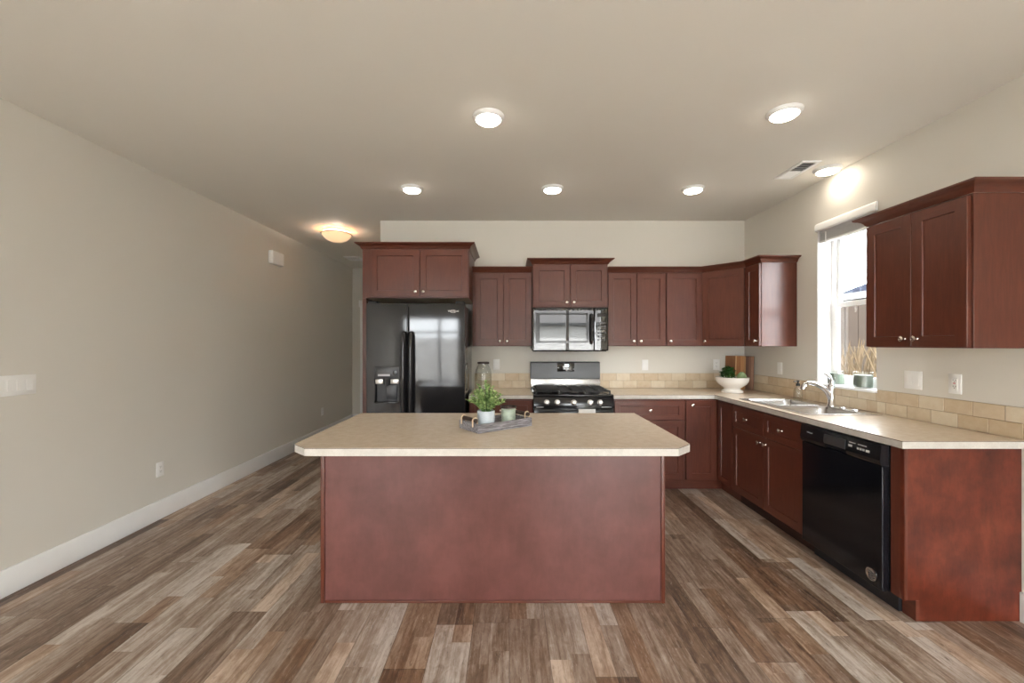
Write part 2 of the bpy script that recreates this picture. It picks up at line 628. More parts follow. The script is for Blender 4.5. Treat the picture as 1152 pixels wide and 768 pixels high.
def text_bm(body, width, depth=0.0006):
    cu = bpy.data.curves.new('text', 'FONT')
    cu.body = body
    cu.extrude = 0.0
    cu.offset = 0.012
    ob = bpy.data.objects.new('text', cu)
    COL.objects.link(ob)
    dg = bpy.context.evaluated_depsgraph_get()
    me = bpy.data.meshes.new_from_object(ob.evaluated_get(dg))
    bm = new()
    bm.from_mesh(me)
    bpy.data.objects.remove(ob)
    bpy.data.curves.remove(cu)
    bpy.data.meshes.remove(me)
    x0 = min(v.co.x for v in bm.verts)
    x1 = max(v.co.x for v in bm.verts)
    y0 = min(v.co.y for v in bm.verts)
    y1 = max(v.co.y for v in bm.verts)
    s = width / (x1 - x0)
    for v in bm.verts:
        v.co = Vector(((v.co.x - (x0 + x1) / 2) * s, (v.co.y - (y0 + y1) / 2) * s, 0))
    r = bmesh.ops.extrude_face_region(bm, geom=bm.faces[:])
    bmesh.ops.translate(bm, verts=[g for g in r['geom'] if isinstance(g, bmesh.types.BMVert)], vec=(0, 0, depth))
    return bm


def put_text(body, width, F, u, v, n):
    bm = text_bm(body, width)
    for q in bm.verts:
        q.co = F.p(u + q.co.x, v + q.co.y, n + q.co.z)
    return bm


def copy_tree(o, parent=None):
    c = o.copy()
    COL.objects.link(c)
    if parent is not None:
        c.parent = parent
    for ch in list(o.children):
        copy_tree(ch, c)
    return c


# ------------------------------------------------------------------ setting
b = new(); box(b, XL - 0.3, XR + 0.2, YR - 0.2, YH + 0.3, -0.12, 0)
struct('floor', b, M['floor'])
b = new(); box(b, XL - 0.3, XR + 0.2, YR - 0.2, YH + 0.3, H, H + 0.15)
struct('ceiling', b, M['ceiling'])
b = new(); box(b, XL - 0.15, XL, YR - 0.15, YH + 0.15, 0, H)
struct('wall_left', b, M['wall'])
b = new(); box(b, XK, XR, YB, YB + 0.12, 0, H)
struct('wall_back', b, M['wall'])
b = new(); box(b, XK, XK + 0.12, YB + 0.12, YH, 0, H)
struct('wall_hall_right', b, M['wall'])
# hall end wall with a door opening
DX0, DX1, DZ = -2.56, -1.75, 2.05
b = new(); grid_solid(b, [XL, DX0, DX1, XK + 0.12], [0, DZ, H], lambda a, c: not (DX0 < a < DX1 and c < DZ), YH, YH + 0.15, lambda a, c, d: (a, d, c))
struct('wall_hall', b, M['wall'])
WY0, WY1, WZ0, WZ1 = 2.914, 3.477, 1.05, 2.36
b = new(); grid_solid(b, [YR - 0.15, WY0, WY1, YB + 0.12], [0, WZ0, WZ1, H], lambda a, c: not (WY0 < a < WY1 and WZ0 < c < WZ1), XR, XR + 0.16, lambda a, c, d: (d, a, c))
struct('wall_right', b, M['wall'])
SX0, SX1, SZ = 0.58, 2.48, 2.36
VX0, VX1, VZ0, VZ1 = -2.62, -1.22, 0.45, 2.06
b = new(); grid_solid(b, [XL, VX0, VX1, SX0, SX1, XR], [0, VZ0, VZ1, SZ, H],
                      lambda a, c: not ((SX0 < a < SX1 and c < SZ) or (VX0 < a < VX1 and VZ0 < c < VZ1)), YR - 0.15, YR, lambda a, c, d: (a, d, c))
struct('wall_rear', b, M['wall'])


def baseboard(name, bm_pts):
    b = new()
    for (x0, x1, y0, y1) in bm_pts:
        box(b, x0, x1, y0, y1, 0.0, 0.15, 0.003)
    struct(name, b, M['trim'])


baseboard('baseboard_left', [(XL, XL + 0.016, YR, YH)])
baseboard('baseboard_right', [(XR - 0.016, XR, YR + 0.016, 2.088)])
baseboard('baseboard_hall', [(XL + 0.016, DX0 - 0.085, YH - 0.016, YH), (DX1 + 0.085, XK, YH - 0.016, YH)])
baseboard('baseboard_rear', [(XL + 0.016, SX0 - 0.08, YR, YR + 0.016)])

# hall door
r = struct_root('door_1', (DX0, YH, 0))
b = new(); box(b, DX0 + 0.003, DX1 - 0.003, YH + 0.05, YH + 0.09, 0.008, DZ - 0.003)
F = Fr((DX0, YH + 0.05, 0), (1, 0, 0), (0, -1, 0))
for v0, v1 in ((0.2, 0.95), (1.1, 1.9)):
    fbox(b, F, 0.12, 0.69, v0, v1, 0.0, 0.006, 0.004)
dr = obj('door_slab', b, M['trim'], r)
b = new(); lathe(b, [(0, 0), (0.026, 0), (0.026, 0.006), (0.01, 0.01), (0.01, 0.04), (0.026, 0.05), (0.027, 0.062), (0, 0.068)], 20, at(DX1 - 0.07, YH + 0.05, 0.95, (0, -1, 0)))
obj('knob', b, M['nickel'], dr)
b = new()
box(b, DX0 - 0.09, DX0 - 0.004, YH - 0.02, YH, 0, DZ, 0.003)
box(b, DX1 + 0.004, DX1 + 0.09, YH - 0.02, YH, 0, DZ, 0.003)
box(b, DX0 - 0.11, DX1 + 0.11, YH - 0.026, YH, DZ, DZ + 0.12, 0.003)
obj('door_casing', b, M['trim'], r)

# kitchen window
r = struct_root('window_1', (XR + 0.13, 3.195, WZ0))
mpx = lambda a, c, d: (d, a, c)


def frame_bm(y0, y1, z0, z1, w, x0, x1):
    b = new()
    grid_solid(b, [y0, y0 + w, y1 - w, y1], [z0, z0 + w, z1 - w, z1], lambda a, c: not (y0 + w < a < y1 - w and z0 + w < c < z1 - w), x0, x1, mpx)
    return b


SILL = 1.07
obj('window_frame', frame_bm(WY0 + 0.001, WY1 - 0.001, SILL + 0.001, WZ1 - 0.001, 0.035, XR + 0.115, XR + 0.155), M['trim'], r)
lo = obj('lower_sash', frame_bm(WY0 + 0.036, WY1 - 0.036, SILL + 0.036, 1.73, 0.036, XR + 0.118, XR + 0.136), M['trim'], r)
up = obj('upper_sash', frame_bm(WY0 + 0.036, WY1 - 0.036, 1.70, WZ1 - 0.036, 0.036, XR + 0.137, XR + 0.154), M['trim'], r)
b = new(); box(b, XR + 0.126, XR + 0.129, WY0 + 0.073, WY1 - 0.073, SILL + 0.073, 1.693); obj('pane', b, M['pane'], lo)
b = new(); box(b, XR + 0.145, XR + 0.148, WY0 + 0.073, WY1 - 0.073, 1.737, WZ1 - 0.073); obj('pane', b, M['pane'], up)
b = new(); box(b, XR, XR + 0.155, WY0 + 0.001, WY1 - 0.001, WZ0 + 0.001, SILL, 0.002)
box(b, XR - 0.034, XR - 0.0005, WY0 - 0.012, WY1 + 0.012, WZ0 + 0.001, SILL, 0.004)
obj('window_sill', b, M['trim'], r)
b = new()   # white reveal liners at the sides and head
box(b, XR + 0.001, XR + 0.114, WY1 - 0.004, WY1 - 0.0005, SILL + 0.002, WZ1 - 0.002)
box(b, XR + 0.001, XR + 0.114, WY0 + 0.0005, WY0 + 0.004, SILL + 0.002, WZ1 - 0.002)
box(b, XR + 0.001, XR + 0.114, WY0 + 0.005, WY1 - 0.005, WZ1 - 0.005, WZ1 - 0.001)
obj('window_reveal', b, M['trim'], r)

# rear window and sliding door (seen in the reflections of fridge and microwave)
r = struct_root('window_2', (-1.92, YR, VZ0))
b = new()
fx = [VX0, VX0 + 0.05, -1.75, -1.69, VX1 - 0.05, VX1]
fz = [VZ0, VZ0 + 0.05, 1.66, 1.71, VZ1 - 0.05, VZ1]
grid_solid(b, fx, fz, lambda a, c: not ((fx[1] < a < fx[2] or fx[3] < a < fx[4]) and (fz[1] < c < fz[2] or fz[3] < c < fz[4])), YR - 0.09, YR - 0.05, lambda a, c, d: (a, d, c))
fr = obj('window_frame', b, M['trim'], r)
b = new(); box(b, VX0 + 0.03, VX1 - 0.03, YR - 0.072, YR - 0.069, VZ0 + 0.03, VZ1 - 0.03); obj('pane', b, M['pane'], fr)
r = struct_root('door_2', (1.53, YR, 0))
b = new()
fx = [SX0, SX0 + 0.07, 1.49, 1.57, SX1 - 0.07, SX1]
fz = [0, 0.09, SZ - 0.08, SZ]
grid_solid(b, fx, fz, lambda a, c: not ((fx[1] < a < fx[2] or fx[3] < a < fx[4]) and (fz[1] < c < fz[2])), YR - 0.10, YR - 0.05, lambda a, c, d: (a, d, c))
fr = obj('door_frame', b, M['trim'], r)
b = new(); box(b, SX0 + 0.04, SX1 - 0.04, YR - 0.077, YR - 0.073, 0.05, SZ - 0.04); obj('pane', b, M['pane'], fr)

# ------------------------------------------------------------------ outside
b = new(); box(b, -40, 40, -40, 40, -0.40, -0.20)
struct('ground', b, M['dirt'])
b = new(); box(b, -6, 6, -8.9, YR - 0.16, -0.20, -0.05)  # unseen pale slab, added to bounce daylight up onto the ceiling
struct('ground_bounce_slab', b, M['bounce_slab'])


def hip_house(name, label, x0, x1, y0, y1, ze, zr, oh=0.35, side='taupe_siding', top='roof'):
    t = thing(name, label, 'house', ((x0 + x1) / 2, (y0 + y1) / 2, -0.2))
    b = new(); box(b, x0, x1, y0, y1, -0.2, ze)
    y = y0 + 0.1
    while y < y1:
        box(b, x0 - 0.02, x0, y, y + 0.05, -0.2, ze)
        y += 0.405
    x = x0 + 0.1
    while x < x1:
        box(b, x, x + 0.05, y1, y1 + 0.02, -0.2, ze)
        x += 0.405
    obj('siding', b, M[side], t)
    b = new()
    a = [(x0 - oh, y0 - oh), (x1 + oh, y0 - oh), (x1 + oh, y1 + oh), (x0 - oh, y1 + oh)]
    w = min(x1 - x0, y1 - y0) / 2 + oh
    if x1 - x0 < y1 - y0:
        rg = [((x0 + x1) / 2, y0 - oh + w), ((x0 + x1) / 2, y1 + oh - w)]
        lo_ = [b.verts.new((p[0], p[1], ze + 0.08)) for p in a]
        r0, r1 = [b.verts.new((p[0], p[1], zr)) for p in rg]
        for f in ((lo_[0], lo_[1], r0), (lo_[1], lo_[2], r1, r0), (lo_[2], lo_[3], r1), (lo_[3], lo_[0], r0, r1), lo_):
            b.faces.new(f)
    else:
        rg = [(x0 - oh + w, (y0 + y1) / 2), (x1 + oh - w, (y0 + y1) / 2)]
        lo_ = [b.verts.new((p[0], p[1], ze + 0.08)) for p in a]
        r0, r1 = [b.verts.new((p[0], p[1], zr)) for p in rg]
        for f in ((lo_[0], lo_[1], r1, r0), (lo_[1], lo_[2], r1), (lo_[2], lo_[3], r0, r1), (lo_[3], lo_[0], r0), lo_):
            b.faces.new(f)
    obj('roof', b, M[top], t, smooth=0)
    b = new()
    grid_solid(b, [x0 - oh, x0 - oh + 0.03, x1 + oh - 0.03, x1 + oh], [y0 - oh, y0 - oh + 0.03, y1 + oh - 0.03, y1 + oh],
               lambda p, q: not (x0 - oh + 0.03 < p < x1 + oh - 0.03 and y0 - oh + 0.03 < q < y1 + oh - 0.03), ze - 0.08, ze + 0.08, lambda p, q, d: (p, q, d))
    obj('fascia', b, M['fascia'], t)
    return t


hip_house('neighbor_house', 'taupe board-sided house with hip roof outside the kitchen window', 8.6, 15.5, -1.0, 10.25, 2.55, 4.7)
hip_house('neighbor_house', 'house behind the pale fence, mirrored in the microwave door', -1.0, 12.0, -26.0, -17.0, 2.6, 4.6, side='pale_siding', top='rear_roof')
b = new()
x = -14.0
while x < 14:
    box(b, x, x + 0.17, -9.02, -9.0, -0.2, 1.65)
    x += 0.18
box(b, -14, 14, -9.06, -9.02, 1.3, 1.4)
box(b, -14, 14, -9.06, -9.02, 0.1, 0.2)
o = obj('yard_fence', b, M['fence'], smooth=0)
tag(o, 'pale board fence in the yard, mirrored in the microwave door', 'fence')

b = new()
y = 1.5
while y < 9.5:
    box(b, 5.0, 5.02, y, y + 0.224, -0.2, 1.95)
    y += 0.235
box(b, 5.022, 5.03, 1.5, 9.5, -0.2, 1.94, mi=1)
for z in (0.15, 1.0, 1.7):
    box(b, 5.032, 5.07, 1.5, 9.5, z, z + 0.09)
o = obj('side_fence', b, [M['taupe_siding'], M['slot']], smooth=0)
tag(o, 'taupe board fence seen through the kitchen window', 'fence')

# straw-coloured grass outside the window
b = new()
rg = random.Random(3)
for cx, cy in ((3.75, 4.55), (3.85, 4.25), (3.9, 4.85), (3.8, 3.95)):
    for k in range(40):
        a = rg.uniform(0, 2 * PI)
        ln = rg.uniform(1.25, 1.72)
        lean = rg.uniform(0.05, 0.42)
        bx, by = cx + rg.gauss(0, 0.06), cy + rg.gauss(0, 0.06)
        pts = [Vector((bx + math.cos(a) * lean * (t ** 2), by + math.sin(a) * lean * (t ** 2), -0.2 + ln * t * (1 - 0.12 * t * lean))) for t in (0, 0.3, 0.6, 0.8, 0.9, 1.0)]
        tube(b, pts, [0.003, 0.003, 0.003, 0.009, 0.009, 0.002], 4)
o = obj('ornamental_grass', b, M['straw'])
o['kind'] = 'stuff'
tag(o, 'tan feathery ornamental grass outside the kitchen window', 'grass')

# ------------------------------------------------------------------ cabinet helpers
KB = new()
lathe(KB, [(0, 0), (0.0085, 0), (0.0085, 0.003), (0.0055, 0.006), (0.0055, 0.014), (0.0105, 0.018), (0.0152, 0.023), (0.0150, 0.027), (0.010, 0.0305), (0, 0.0315)], 20)
bmesh.ops.recalc_face_normals(KB, faces=KB.faces)
KNOB = bpy.data.meshes.new('knob')
KB.to_mesh(KNOB)
KB.free()
KNOB.materials.append(M['nickel'])
KNOB.polygons.foreach_set('use_smooth', [True] * len(KNOB.polygons))
KNOB.set_sharp_from_angle(angle=math.radians(50))
BF = (Vector((1, 0, 0)), Vector((0, -1, 0)))     # back run: u, n
RF = (Vector((0, -1, 0)), Vector((-1, 0, 0)))    # right run
G = 0.0020


def add_knob(F, u, v, n, parent):
    k = bpy.data.objects.new('knob', KNOB)
    COL.objects.link(k)
    k.parent = parent
    k.location = F.p(u, v, n) - org(parent)
    k.rotation_mode = 'QUATERNION'
    k.rotation_quaternion = Vector((0, 0, 1)).rotation_difference(F.n)


def shaker(name, F, u0, u1, v0, v1, parent, knob=None, st=0.058, th=0.02, n0=0.0):
    """A shaker front on face F: recessed panel, stiles and rails; knob at (u, v)."""
    b = new()
    u0 += G; u1 -= G; v0 += G; v1 -= G
    c, d, rd = 0.002, 0.0025, 0.0075
    P = lambda u, v, n: b.verts.new(F.p(u, v, n0 + n))
    def ring(i, n): return [P(u0 + i, v0 + i, n), P(u1 - i, v0 + i, n), P(u1 - i, v1 - i, n), P(u0 + i, v1 - i, n)]
    back, side, front = ring(0, 0), ring(0, th - c), ring(c, th)
    in1, in2 = ring(st, th), ring(st + d, th - rd)
    b.faces.new(back)
    for A, B in ((back, side), (side, front), (in1, in2)):
        for k in range(4):
            b.faces.new([A[k], A[(k + 1) % 4], B[(k + 1) % 4], B[k]])
    b.faces.new(in2)
    # frame: stiles run full height, rails sit between them
    i = st
    sb = [P(u0 + i, v0 + c, th), P(u1 - i, v0 + c, th), P(u1 - i, v1 - c, th), P(u0 + i, v1 - c, th)]
    b.faces.new([front[0], sb[0], in1[0], in1[3], sb[3], front[3]])
    b.faces.new([sb[1], front[1], front[2], sb[2], in1[2], in1[1]])
    f1 = b.faces.new([sb[0], sb[1], in1[1], in1[0]])
    f2 = b.faces.new([in1[3], in1[2], sb[2], sb[3]])
    f1.material_index = f2.material_index = 1
    o = obj(name, b, [M['cherry'], M['cherry_h']], parent, smooth=0)
    if knob:
        add_knob(F, knob[0], knob[1], n0 + th, o)
    return o


CROWN = [(0, 0), (0.007, 0.0), (0.009, 0.005), (0.013, 0.008), (0.017, 0.018), (0.026, 0.029), (0.039, 0.037), (0.052, 0.041), (0.055, 0.044), (0.058, 0.046), (0.058, 0.054), (0, 0.054)]


def crown_segments(path, z0):
    """One mesh per segment of PATH, mitred at the corners; outward is right of travel."""
    P = [Vector((p[0], p[1])) for p in path]
    D = [(b_ - a_).normalized() for a_, b_ in zip(P, P[1:])]
    Nn = [Vector((d.y, -d.x)) for d in D]
    mit = []
    for i in range(len(P)):
        if i == 0:
            mit.append(Nn[0])
        elif i == len(P) - 1:
            mit.append(Nn[-1])
        else:
            m = (Nn[i - 1] + Nn[i]).normalized()
            mit.append(m / max(0.2, m.dot(Nn[i])))
    out = []
    for i in range(len(D)):
        b = new()
        ra = [b.verts.new((P[i].x + mit[i].x * o_, P[i].y + mit[i].y * o_, z0 + h)) for o_, h in CROWN]
        rb = [b.verts.new((P[i + 1].x + mit[i + 1].x * o_, P[i + 1].y + mit[i + 1].y * o_, z0 + h)) for o_, h in CROWN]
        n = len(ra)
        for k in range(n):
            b.faces.new([ra[k], ra[(k + 1) % n], rb[(k + 1) % n], rb[k]])
        b.faces.new(ra)
        b.faces.new(rb)
        out.append(b)
    return out


def merge(bms):
    b = new()
    for q in bms:
        me = bpy.data.meshes.new('t')
        q.to_mesh(me)
        q.free()
        b.from_mesh(me)
        bpy.data.meshes.remove(me)
    return b


def body_box(t, x0, x1, y0, y1, z0, z1, under=True):
    b = new()
    box(b, x0, x1, y0, y1, z0, z1, 0.0012, 1)
    if under:
        for f in b.faces:
            if f.calc_center_median().z < z0 + 0.0005:
                f.material_index = 1
    return obj('body', b, [M['cherry'], M['cab_in']], t)


UY = 4.262          # upper cabinet box face
W = YB - 0.001
UZ0, UZ1 = 1.372, 2.124
UG = 'wall cabinets'
BGp = 'base cabinets'

# ---- over-fridge cabinet with its side panel
FX0, FX1, FYF = -1.393, -0.383, 3.947
t = thing('wall_cabinet', 'wide two-door cherry cabinet above the black refrigerator', 'cabinet', (-0.888, 4.25, 1.829), UG)
body_box(t, FX0, FX1, FYF, W, 1.829, 2.294)
F = Fr((FX0, FYF, 0), *BF)
m_ = FX0 + 0.082
um = 0.082 + (FX1 - m_) / 2
shaker('door', F, 0.082, um, 1.837, 2.288, t, (um - 0.035, 1.885))
shaker('door', F, um, FX1 - FX0 - 0.006, 1.837, 2.288, t, (um + 0.038, 1.885))
obj('crown_molding', merge(crown_segments([(FX0, W), (FX0, FYF), (FX1, FYF), (FX1, W)], 2.294)), M['cherry_h'], t)
b = new(); box(b, FX0, FX0 + 0.036, FYF, W, 0.001, 1.828, 0.001, 1)
o = obj('refrigerator_side_panel', b, M['cherry'])
tag(o, 'tall narrow cherry panel beside the hall, closing off the refrigerator', 'panel')

# ---- two-door cabinet by the fridge
LX0, LX1 = -0.378, 0.232
t = thing('wall_cabinet', 'two-door cherry wall cabinet between refrigerator and microwave', 'cabinet', (-0.07, 4.4, UZ0), UG)
body_box(t, LX0, LX1, UY, W, UZ0, UZ1)
F = Fr((LX0, UY, 0), *BF)
w_ = LX1 - LX0
mid = w_ / 2 + 0.012
shaker('door', F, 0.024, mid, UZ0 + 0.004, UZ1 - 0.006, t, (mid - 0.036, UZ0 + 0.05))
shaker('door', F, mid, w_ - 0.004, UZ0 + 0.004, UZ1 - 0.006, t, (mid + 0.036, UZ0 + 0.05))
obj('crown_molding', merge(crown_segments([(LX0, UY), (LX1, UY)], UZ1)), M['cherry_h'], t)

# ---- cabinet over the microwave
MX0, MX1, MYF = 0.236, 0.998, 4.225
t = thing('wall_cabinet', 'short two-door cherry cabinet directly above the microwave', 'cabinet', (0.617, 4.4, 1.763), UG)
body_box(t, MX0, MX1, MYF, W, 1.763, 2.203)
F = Fr((MX0, MYF, 0), *BF)
shaker('door', F, 0.006, 0.381, 1.767, 2.197, t, (0.381 - 0.036, 1.812))
shaker('door', F, 0.381, 0.756, 1.767, 2.197, t, (0.381 + 0.036, 1.812))
obj('crown_molding', merge(crown_segments([(MX0, W), (MX0, MYF), (MX1, MYF), (MX1, W)], 2.203)), M['cherry_h'], t)

# ---- right of the microwave: double, single, diagonal corner, narrow
AX0, AX1, BX1 = 1.002, 1.600, 1.972
CY0 = 3.957
RX = 2.256           # right-run box face
SY0 = 3.722
path = [(AX0, UY), (AX1, UY), (BX1, UY), (RX, CY0), (RX, SY0), (XR - 0.002, SY0)]
cs = crown_segments(path, UZ1)
t = thing('wall_cabinet', 'two-door cherry wall cabinet just right of the microwave', 'cabinet', (1.30, 4.4, UZ0), UG)
body_box(t, AX0, AX1 - 0.001, UY, W, UZ0, UZ1)
F = Fr((AX0, UY, 0), *BF)
w_ = AX1 - AX0
shaker('door', F, 0.004, w_ / 2, UZ0 + 0.004, UZ1 - 0.006, t, (w_ / 2 - 0.036, UZ0 + 0.05))
shaker('door', F, w_ / 2, w_ - 0.004, UZ0 + 0.004, UZ1 - 0.006, t, (w_ / 2 + 0.036, UZ0 + 0.05))
obj('crown_molding', cs[0], M['cherry_h'], t)
t = thing('wall_cabinet', 'single-door cherry wall cabinet beside the diagonal corner cabinet', 'cabinet', (1.79, 4.4, UZ0), UG)
body_box(t, AX1, BX1 - 0.001, UY, W, UZ0, UZ1)
F = Fr((AX1, UY, 0), *BF)
shaker('door', F, 0.004, BX1 - AX1 - 0.004, UZ0 + 0.004, UZ1 - 0.006, t, (0.040, UZ0 + 0.05))
obj('crown_molding', cs[1], M['cherry_h'], t)
t = thing('wall_cabinet', 'cherry corner cabinet with one diagonal door', 'cabinet', (2.35, 4.35, UZ0), UG)
b = new(); prism(b, [(BX1, W), (BX1, UY), (RX, CY0 + 0.001), (XR - 0.001, CY0 + 0.001), (XR - 0.001, W)], UZ0, UZ1)
obj('body', b, M['cherry'], t)
du = Vector((RX - BX1, CY0 - UY, 0))
F = Fr((BX1, UY, 0), du, (du.y, -du.x, 0))
shaker('door', F, 0.012, du.length - 0.012, UZ0 + 0.004, UZ1 - 0.006, t, (0.046, UZ0 + 0.05))
obj('crown_molding', cs[2], M['cherry_h'], t)
t = thing('wall_cabinet', 'narrow single-door cherry cabinet on the window wall, ending before the blind', 'cabinet', (2.42, 3.84, UZ0), UG)
body_box(t, RX, XR - 0.001, SY0, CY0, UZ0, UZ1)
F = Fr((RX, CY0, 0), *RF)
shaker('door', F, 0.014, CY0 - SY0 - 0.003, UZ0 + 0.004, UZ1 - 0.006, t, (CY0 - SY0 - 0.036, UZ0 + 0.05), 0.052)
obj('crown_molding', merge([cs[3], cs[4]]), M['cherry_h'], t)

# ---- big near upper on the window wall
NY0, NY1 = 2.020, 2.612
t = thing('wall_cabinet', 'two-door cherry cabinet near the camera, covering part of the window', 'cabinet', (2.42, 2.32, UZ0), UG)
body_box(t, RX, XR - 0.001, NY0, NY1, UZ0, UZ1 + 0.004)
F = Fr((RX, NY1, 0), *RF)
w_ = NY1 - NY0
shaker('door', F, 0.002, w_ / 2, UZ0 + 0.003, UZ1 - 0.004, t, (w_ / 2 - 0.036, UZ0 + 0.05))
shaker('door', F, w_ / 2, w_ - 0.010, UZ0 + 0.003, UZ1 - 0.004, t, (w_ / 2 + 0.036, UZ0 + 0.05))
obj('crown_molding', merge(crown_segments([(XR - 0.002, NY1), (RX, NY1), (RX, NY0), (XR - 0.002, NY0)], UZ1 + 0.004)), M['cherry_h'], t)

# ------------------------------------------------------------------ base cabinets
BZ0, BZ1 = 0.105, 0.8755
BY = 3.945          # back run box face (doors stand 2 cm proud)
BXF = 1.982         # right run box face


def base_box(t, x0, x1, y0, y1, side, open_top=False):
    """Carcass with a recessed toe kick on SIDE ('back' run faces -Y, 'right' run faces -X)."""
    b = new()
    if open_top:
        box(b, x0, x1, y0, y0 + 0.018, BZ0, BZ1)
        box(b, x0, x1, y1 - 0.018, y1, BZ0, BZ1)
        box(b, x1 - 0.012, x1, y0 + 0.018, y1 - 0.018, BZ0, BZ1)
        box(b, x0 + 0.02, x1 - 0.012, y0 + 0.018, y1 - 0.018, BZ0, BZ0 + 0.018)
        box(b, x0, x0 + 0.018, y0 + 0.018, y1 - 0.018, BZ0, BZ1)
    else:
        box(b, x0, x1, y0, y1, BZ0, BZ1)
    obj('body', b, M['cherry'], t, smooth=0)
    b = new()
    if side == 'back':
        box(b, x0, x1, y0 + 0.06, y1, 0.001, BZ0 - 0.0005)
    else:
        box(b, x0 + 0.06, x1, y0, y1, 0.001, BZ0 - 0.0005)
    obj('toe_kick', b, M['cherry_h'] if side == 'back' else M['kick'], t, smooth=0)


DT, DS = 0.862, 0.672       # drawer top, drawer/door seam
RG0, RG1 = 0.227, 0.983     # range
t = thing('base_cabinet', 'cherry base cabinet between refrigerator and range, under the glass jar', 'cabinet', (-0.08, 4.25, 0), BGp)
base_box(t, -0.380, RG0 - 0.003, BY, W, 'back')
F = Fr((-0.380, BY, 0), *BF)
w_ = RG0 - 0.003 + 0.380
shaker('drawer', F, 0.006, w_ - 0.006, DS, DT, t, (w_ / 2, (DS + DT) / 2), 0.045)
shaker('door', F, 0.006, w_ / 2, 0.112, DS, t, (w_ / 2 - 0.036, DS - 0.05))
shaker('door', F, w_ / 2, w_ - 0.006, 0.112, DS, t, (w_ / 2 + 0.036, DS - 0.05))
t = thing('base_cabinet', 'cherry base cabinet right of the range, drawer over two doors', 'cabinet', (1.32, 4.25, 0), BGp)
x0, x1 = RG1 + 0.003, 1.660
base_box(t, x0, x1, BY, W, 'back')
F = Fr((x0, BY, 0), *BF)
w_ = x1 - x0
shaker('drawer', F, 0.006, w_ - 0.006, DS, DT, t, (w_ / 2, (DS + DT) / 2), 0.05)
shaker('door', F, 0.006, w_ / 2, 0.112, DS, t, (w_ / 2 - 0.036, DS - 0.045))
shaker('door', F, w_ / 2, w_ - 0.006, 0.112, DS, t, (w_ / 2 + 0.036, DS - 0.045))
# corner cabinet
CRY = 3.665
t = thing('base_cabinet', 'cherry corner base cabinet with two door leaves meeting in the corner', 'cabinet', (2.2, 4.2, 0), BGp)
b = new(); prism(b, [(1.661, W), (1.661, BY), (BXF, BY), (BXF, CRY + 0.001), (XR - 0.001, CRY + 0.001), (XR - 0.001, W)], BZ0, BZ1)
obj('body', b, M['cherry'], t, smooth=0)
b = new(); prism(b, [(1.661, W), (1.661, BY + 0.06), (BXF + 0.06, BY + 0.06), (BXF + 0.06, CRY + 0.001), (XR - 0.001, CRY + 0.001), (XR - 0.001, W)], 0.001, BZ0 - 0.0005)
obj('toe_kick', b, M['cherry_h'], t, smooth=0)
F = Fr((1.661, BY, 0), *BF)
shaker('door', F, 0.006, BXF - 1.661 - 0.024, 0.112, DT, t, (0.062, DT - 0.045))
F = Fr((BXF, BY, 0), *RF)
shaker('door', F, 0.024, BY - CRY - 0.006, 0.112, DT, t)
# sink base
DWY0, DWY1 = 2.165, 2.765
t = thing('sink_cabinet', 'cherry base cabinet below the sink, two drawer fronts over two doors', 'cabinet', (2.28, 3.2, 0), BGp)
base_box(t, BXF, XR - 0.001, DWY1 + 0.004, CRY, 'right', True)
F = Fr((BXF, CRY, 0), *RF)
w_ = CRY - DWY1 - 0.004
for u0, u1, ku in ((0.004, w_ / 2, w_ / 2 - 0.036), (w_ / 2, w_ - 0.004, w_ / 2 + 0.036)):
    shaker('drawer', F, u0, u1, DS, DT, t, ((u0 + u1) / 2, (DS + DT) / 2), 0.05)
    shaker('door', F, u0, u1, 0.112, DS, t, (ku, DS - 0.05))
# end panel with filler stile
EY = 2.090
t = thing('cabinet_end_panel', 'large reddish cherry end panel closing the counter run beside the dishwasher', 'panel', (2.28, 2.1, 0))
b = new()
prism(b, [(BXF, BZ0), (BXF + 0.078, BZ0), (BXF + 0.078, 0.001), (XR - 0.001, 0.001), (XR - 0.001, BZ1), (BXF, BZ1)], EY, EY + 0.019, lambda a, c, d: (a, d, c))
obj('panel', b, M['cherry_panel'], t, smooth=0)
b = new(); box(b, BXF, BXF + 0.02, EY + 0.0195, DWY0 - 0.003, BZ0, BZ1)
obj('filler_stile', b, M['cherry'], t, smooth=0)
b = new(); box(b, BXF + 0.060, BXF + 0.0775, EY - 0.001, DWY0 - 0.003, 0.001, BZ0 - 0.001)
obj('toe_kick', b, M['cherry_h'], t, smooth=0)
b = new(); box(b, BXF + 0.002, BXF + 0.016, EY - 0.004, EY - 0.0004, BZ0 + 0.004, BZ1 - 0.002, 0.001)
obj('corner_trim', b, M['cherry'], t)

# ------------------------------------------------------------------ countertops
CT = 0.914
CX = 1.940
CY = 3.922
SKX0, SKX1, SKY0, SKY1 = 2.000, 2.505, 2.790, 3.630      # sink rim
HX0, HX1, HY0, HY1 = SKX0 + 0.012, SKX1 - 0.012, SKY0 + 0.012, SKY1 - 0.012


def counter(t, A, B, inside):
    idm = lambda a, c, d: (a, c, d)
    b = new(); grid_solid(b, A, B, inside, 0.876, CT - 0.0045, idm)
    obj('counter_edge', b, M['lam_edge'], t, smooth=0)
    b = new(); grid_solid(b, A, B, inside, CT - 0.0045, CT - 0.0012, idm)
    obj('edge_seam', b, M['lam_seam'], t, smooth=0)
    b = new(); grid_solid(b, A, B, inside, CT - 0.0012, CT, idm)
    obj('counter_top', b, M['lam'], t, smooth=0)


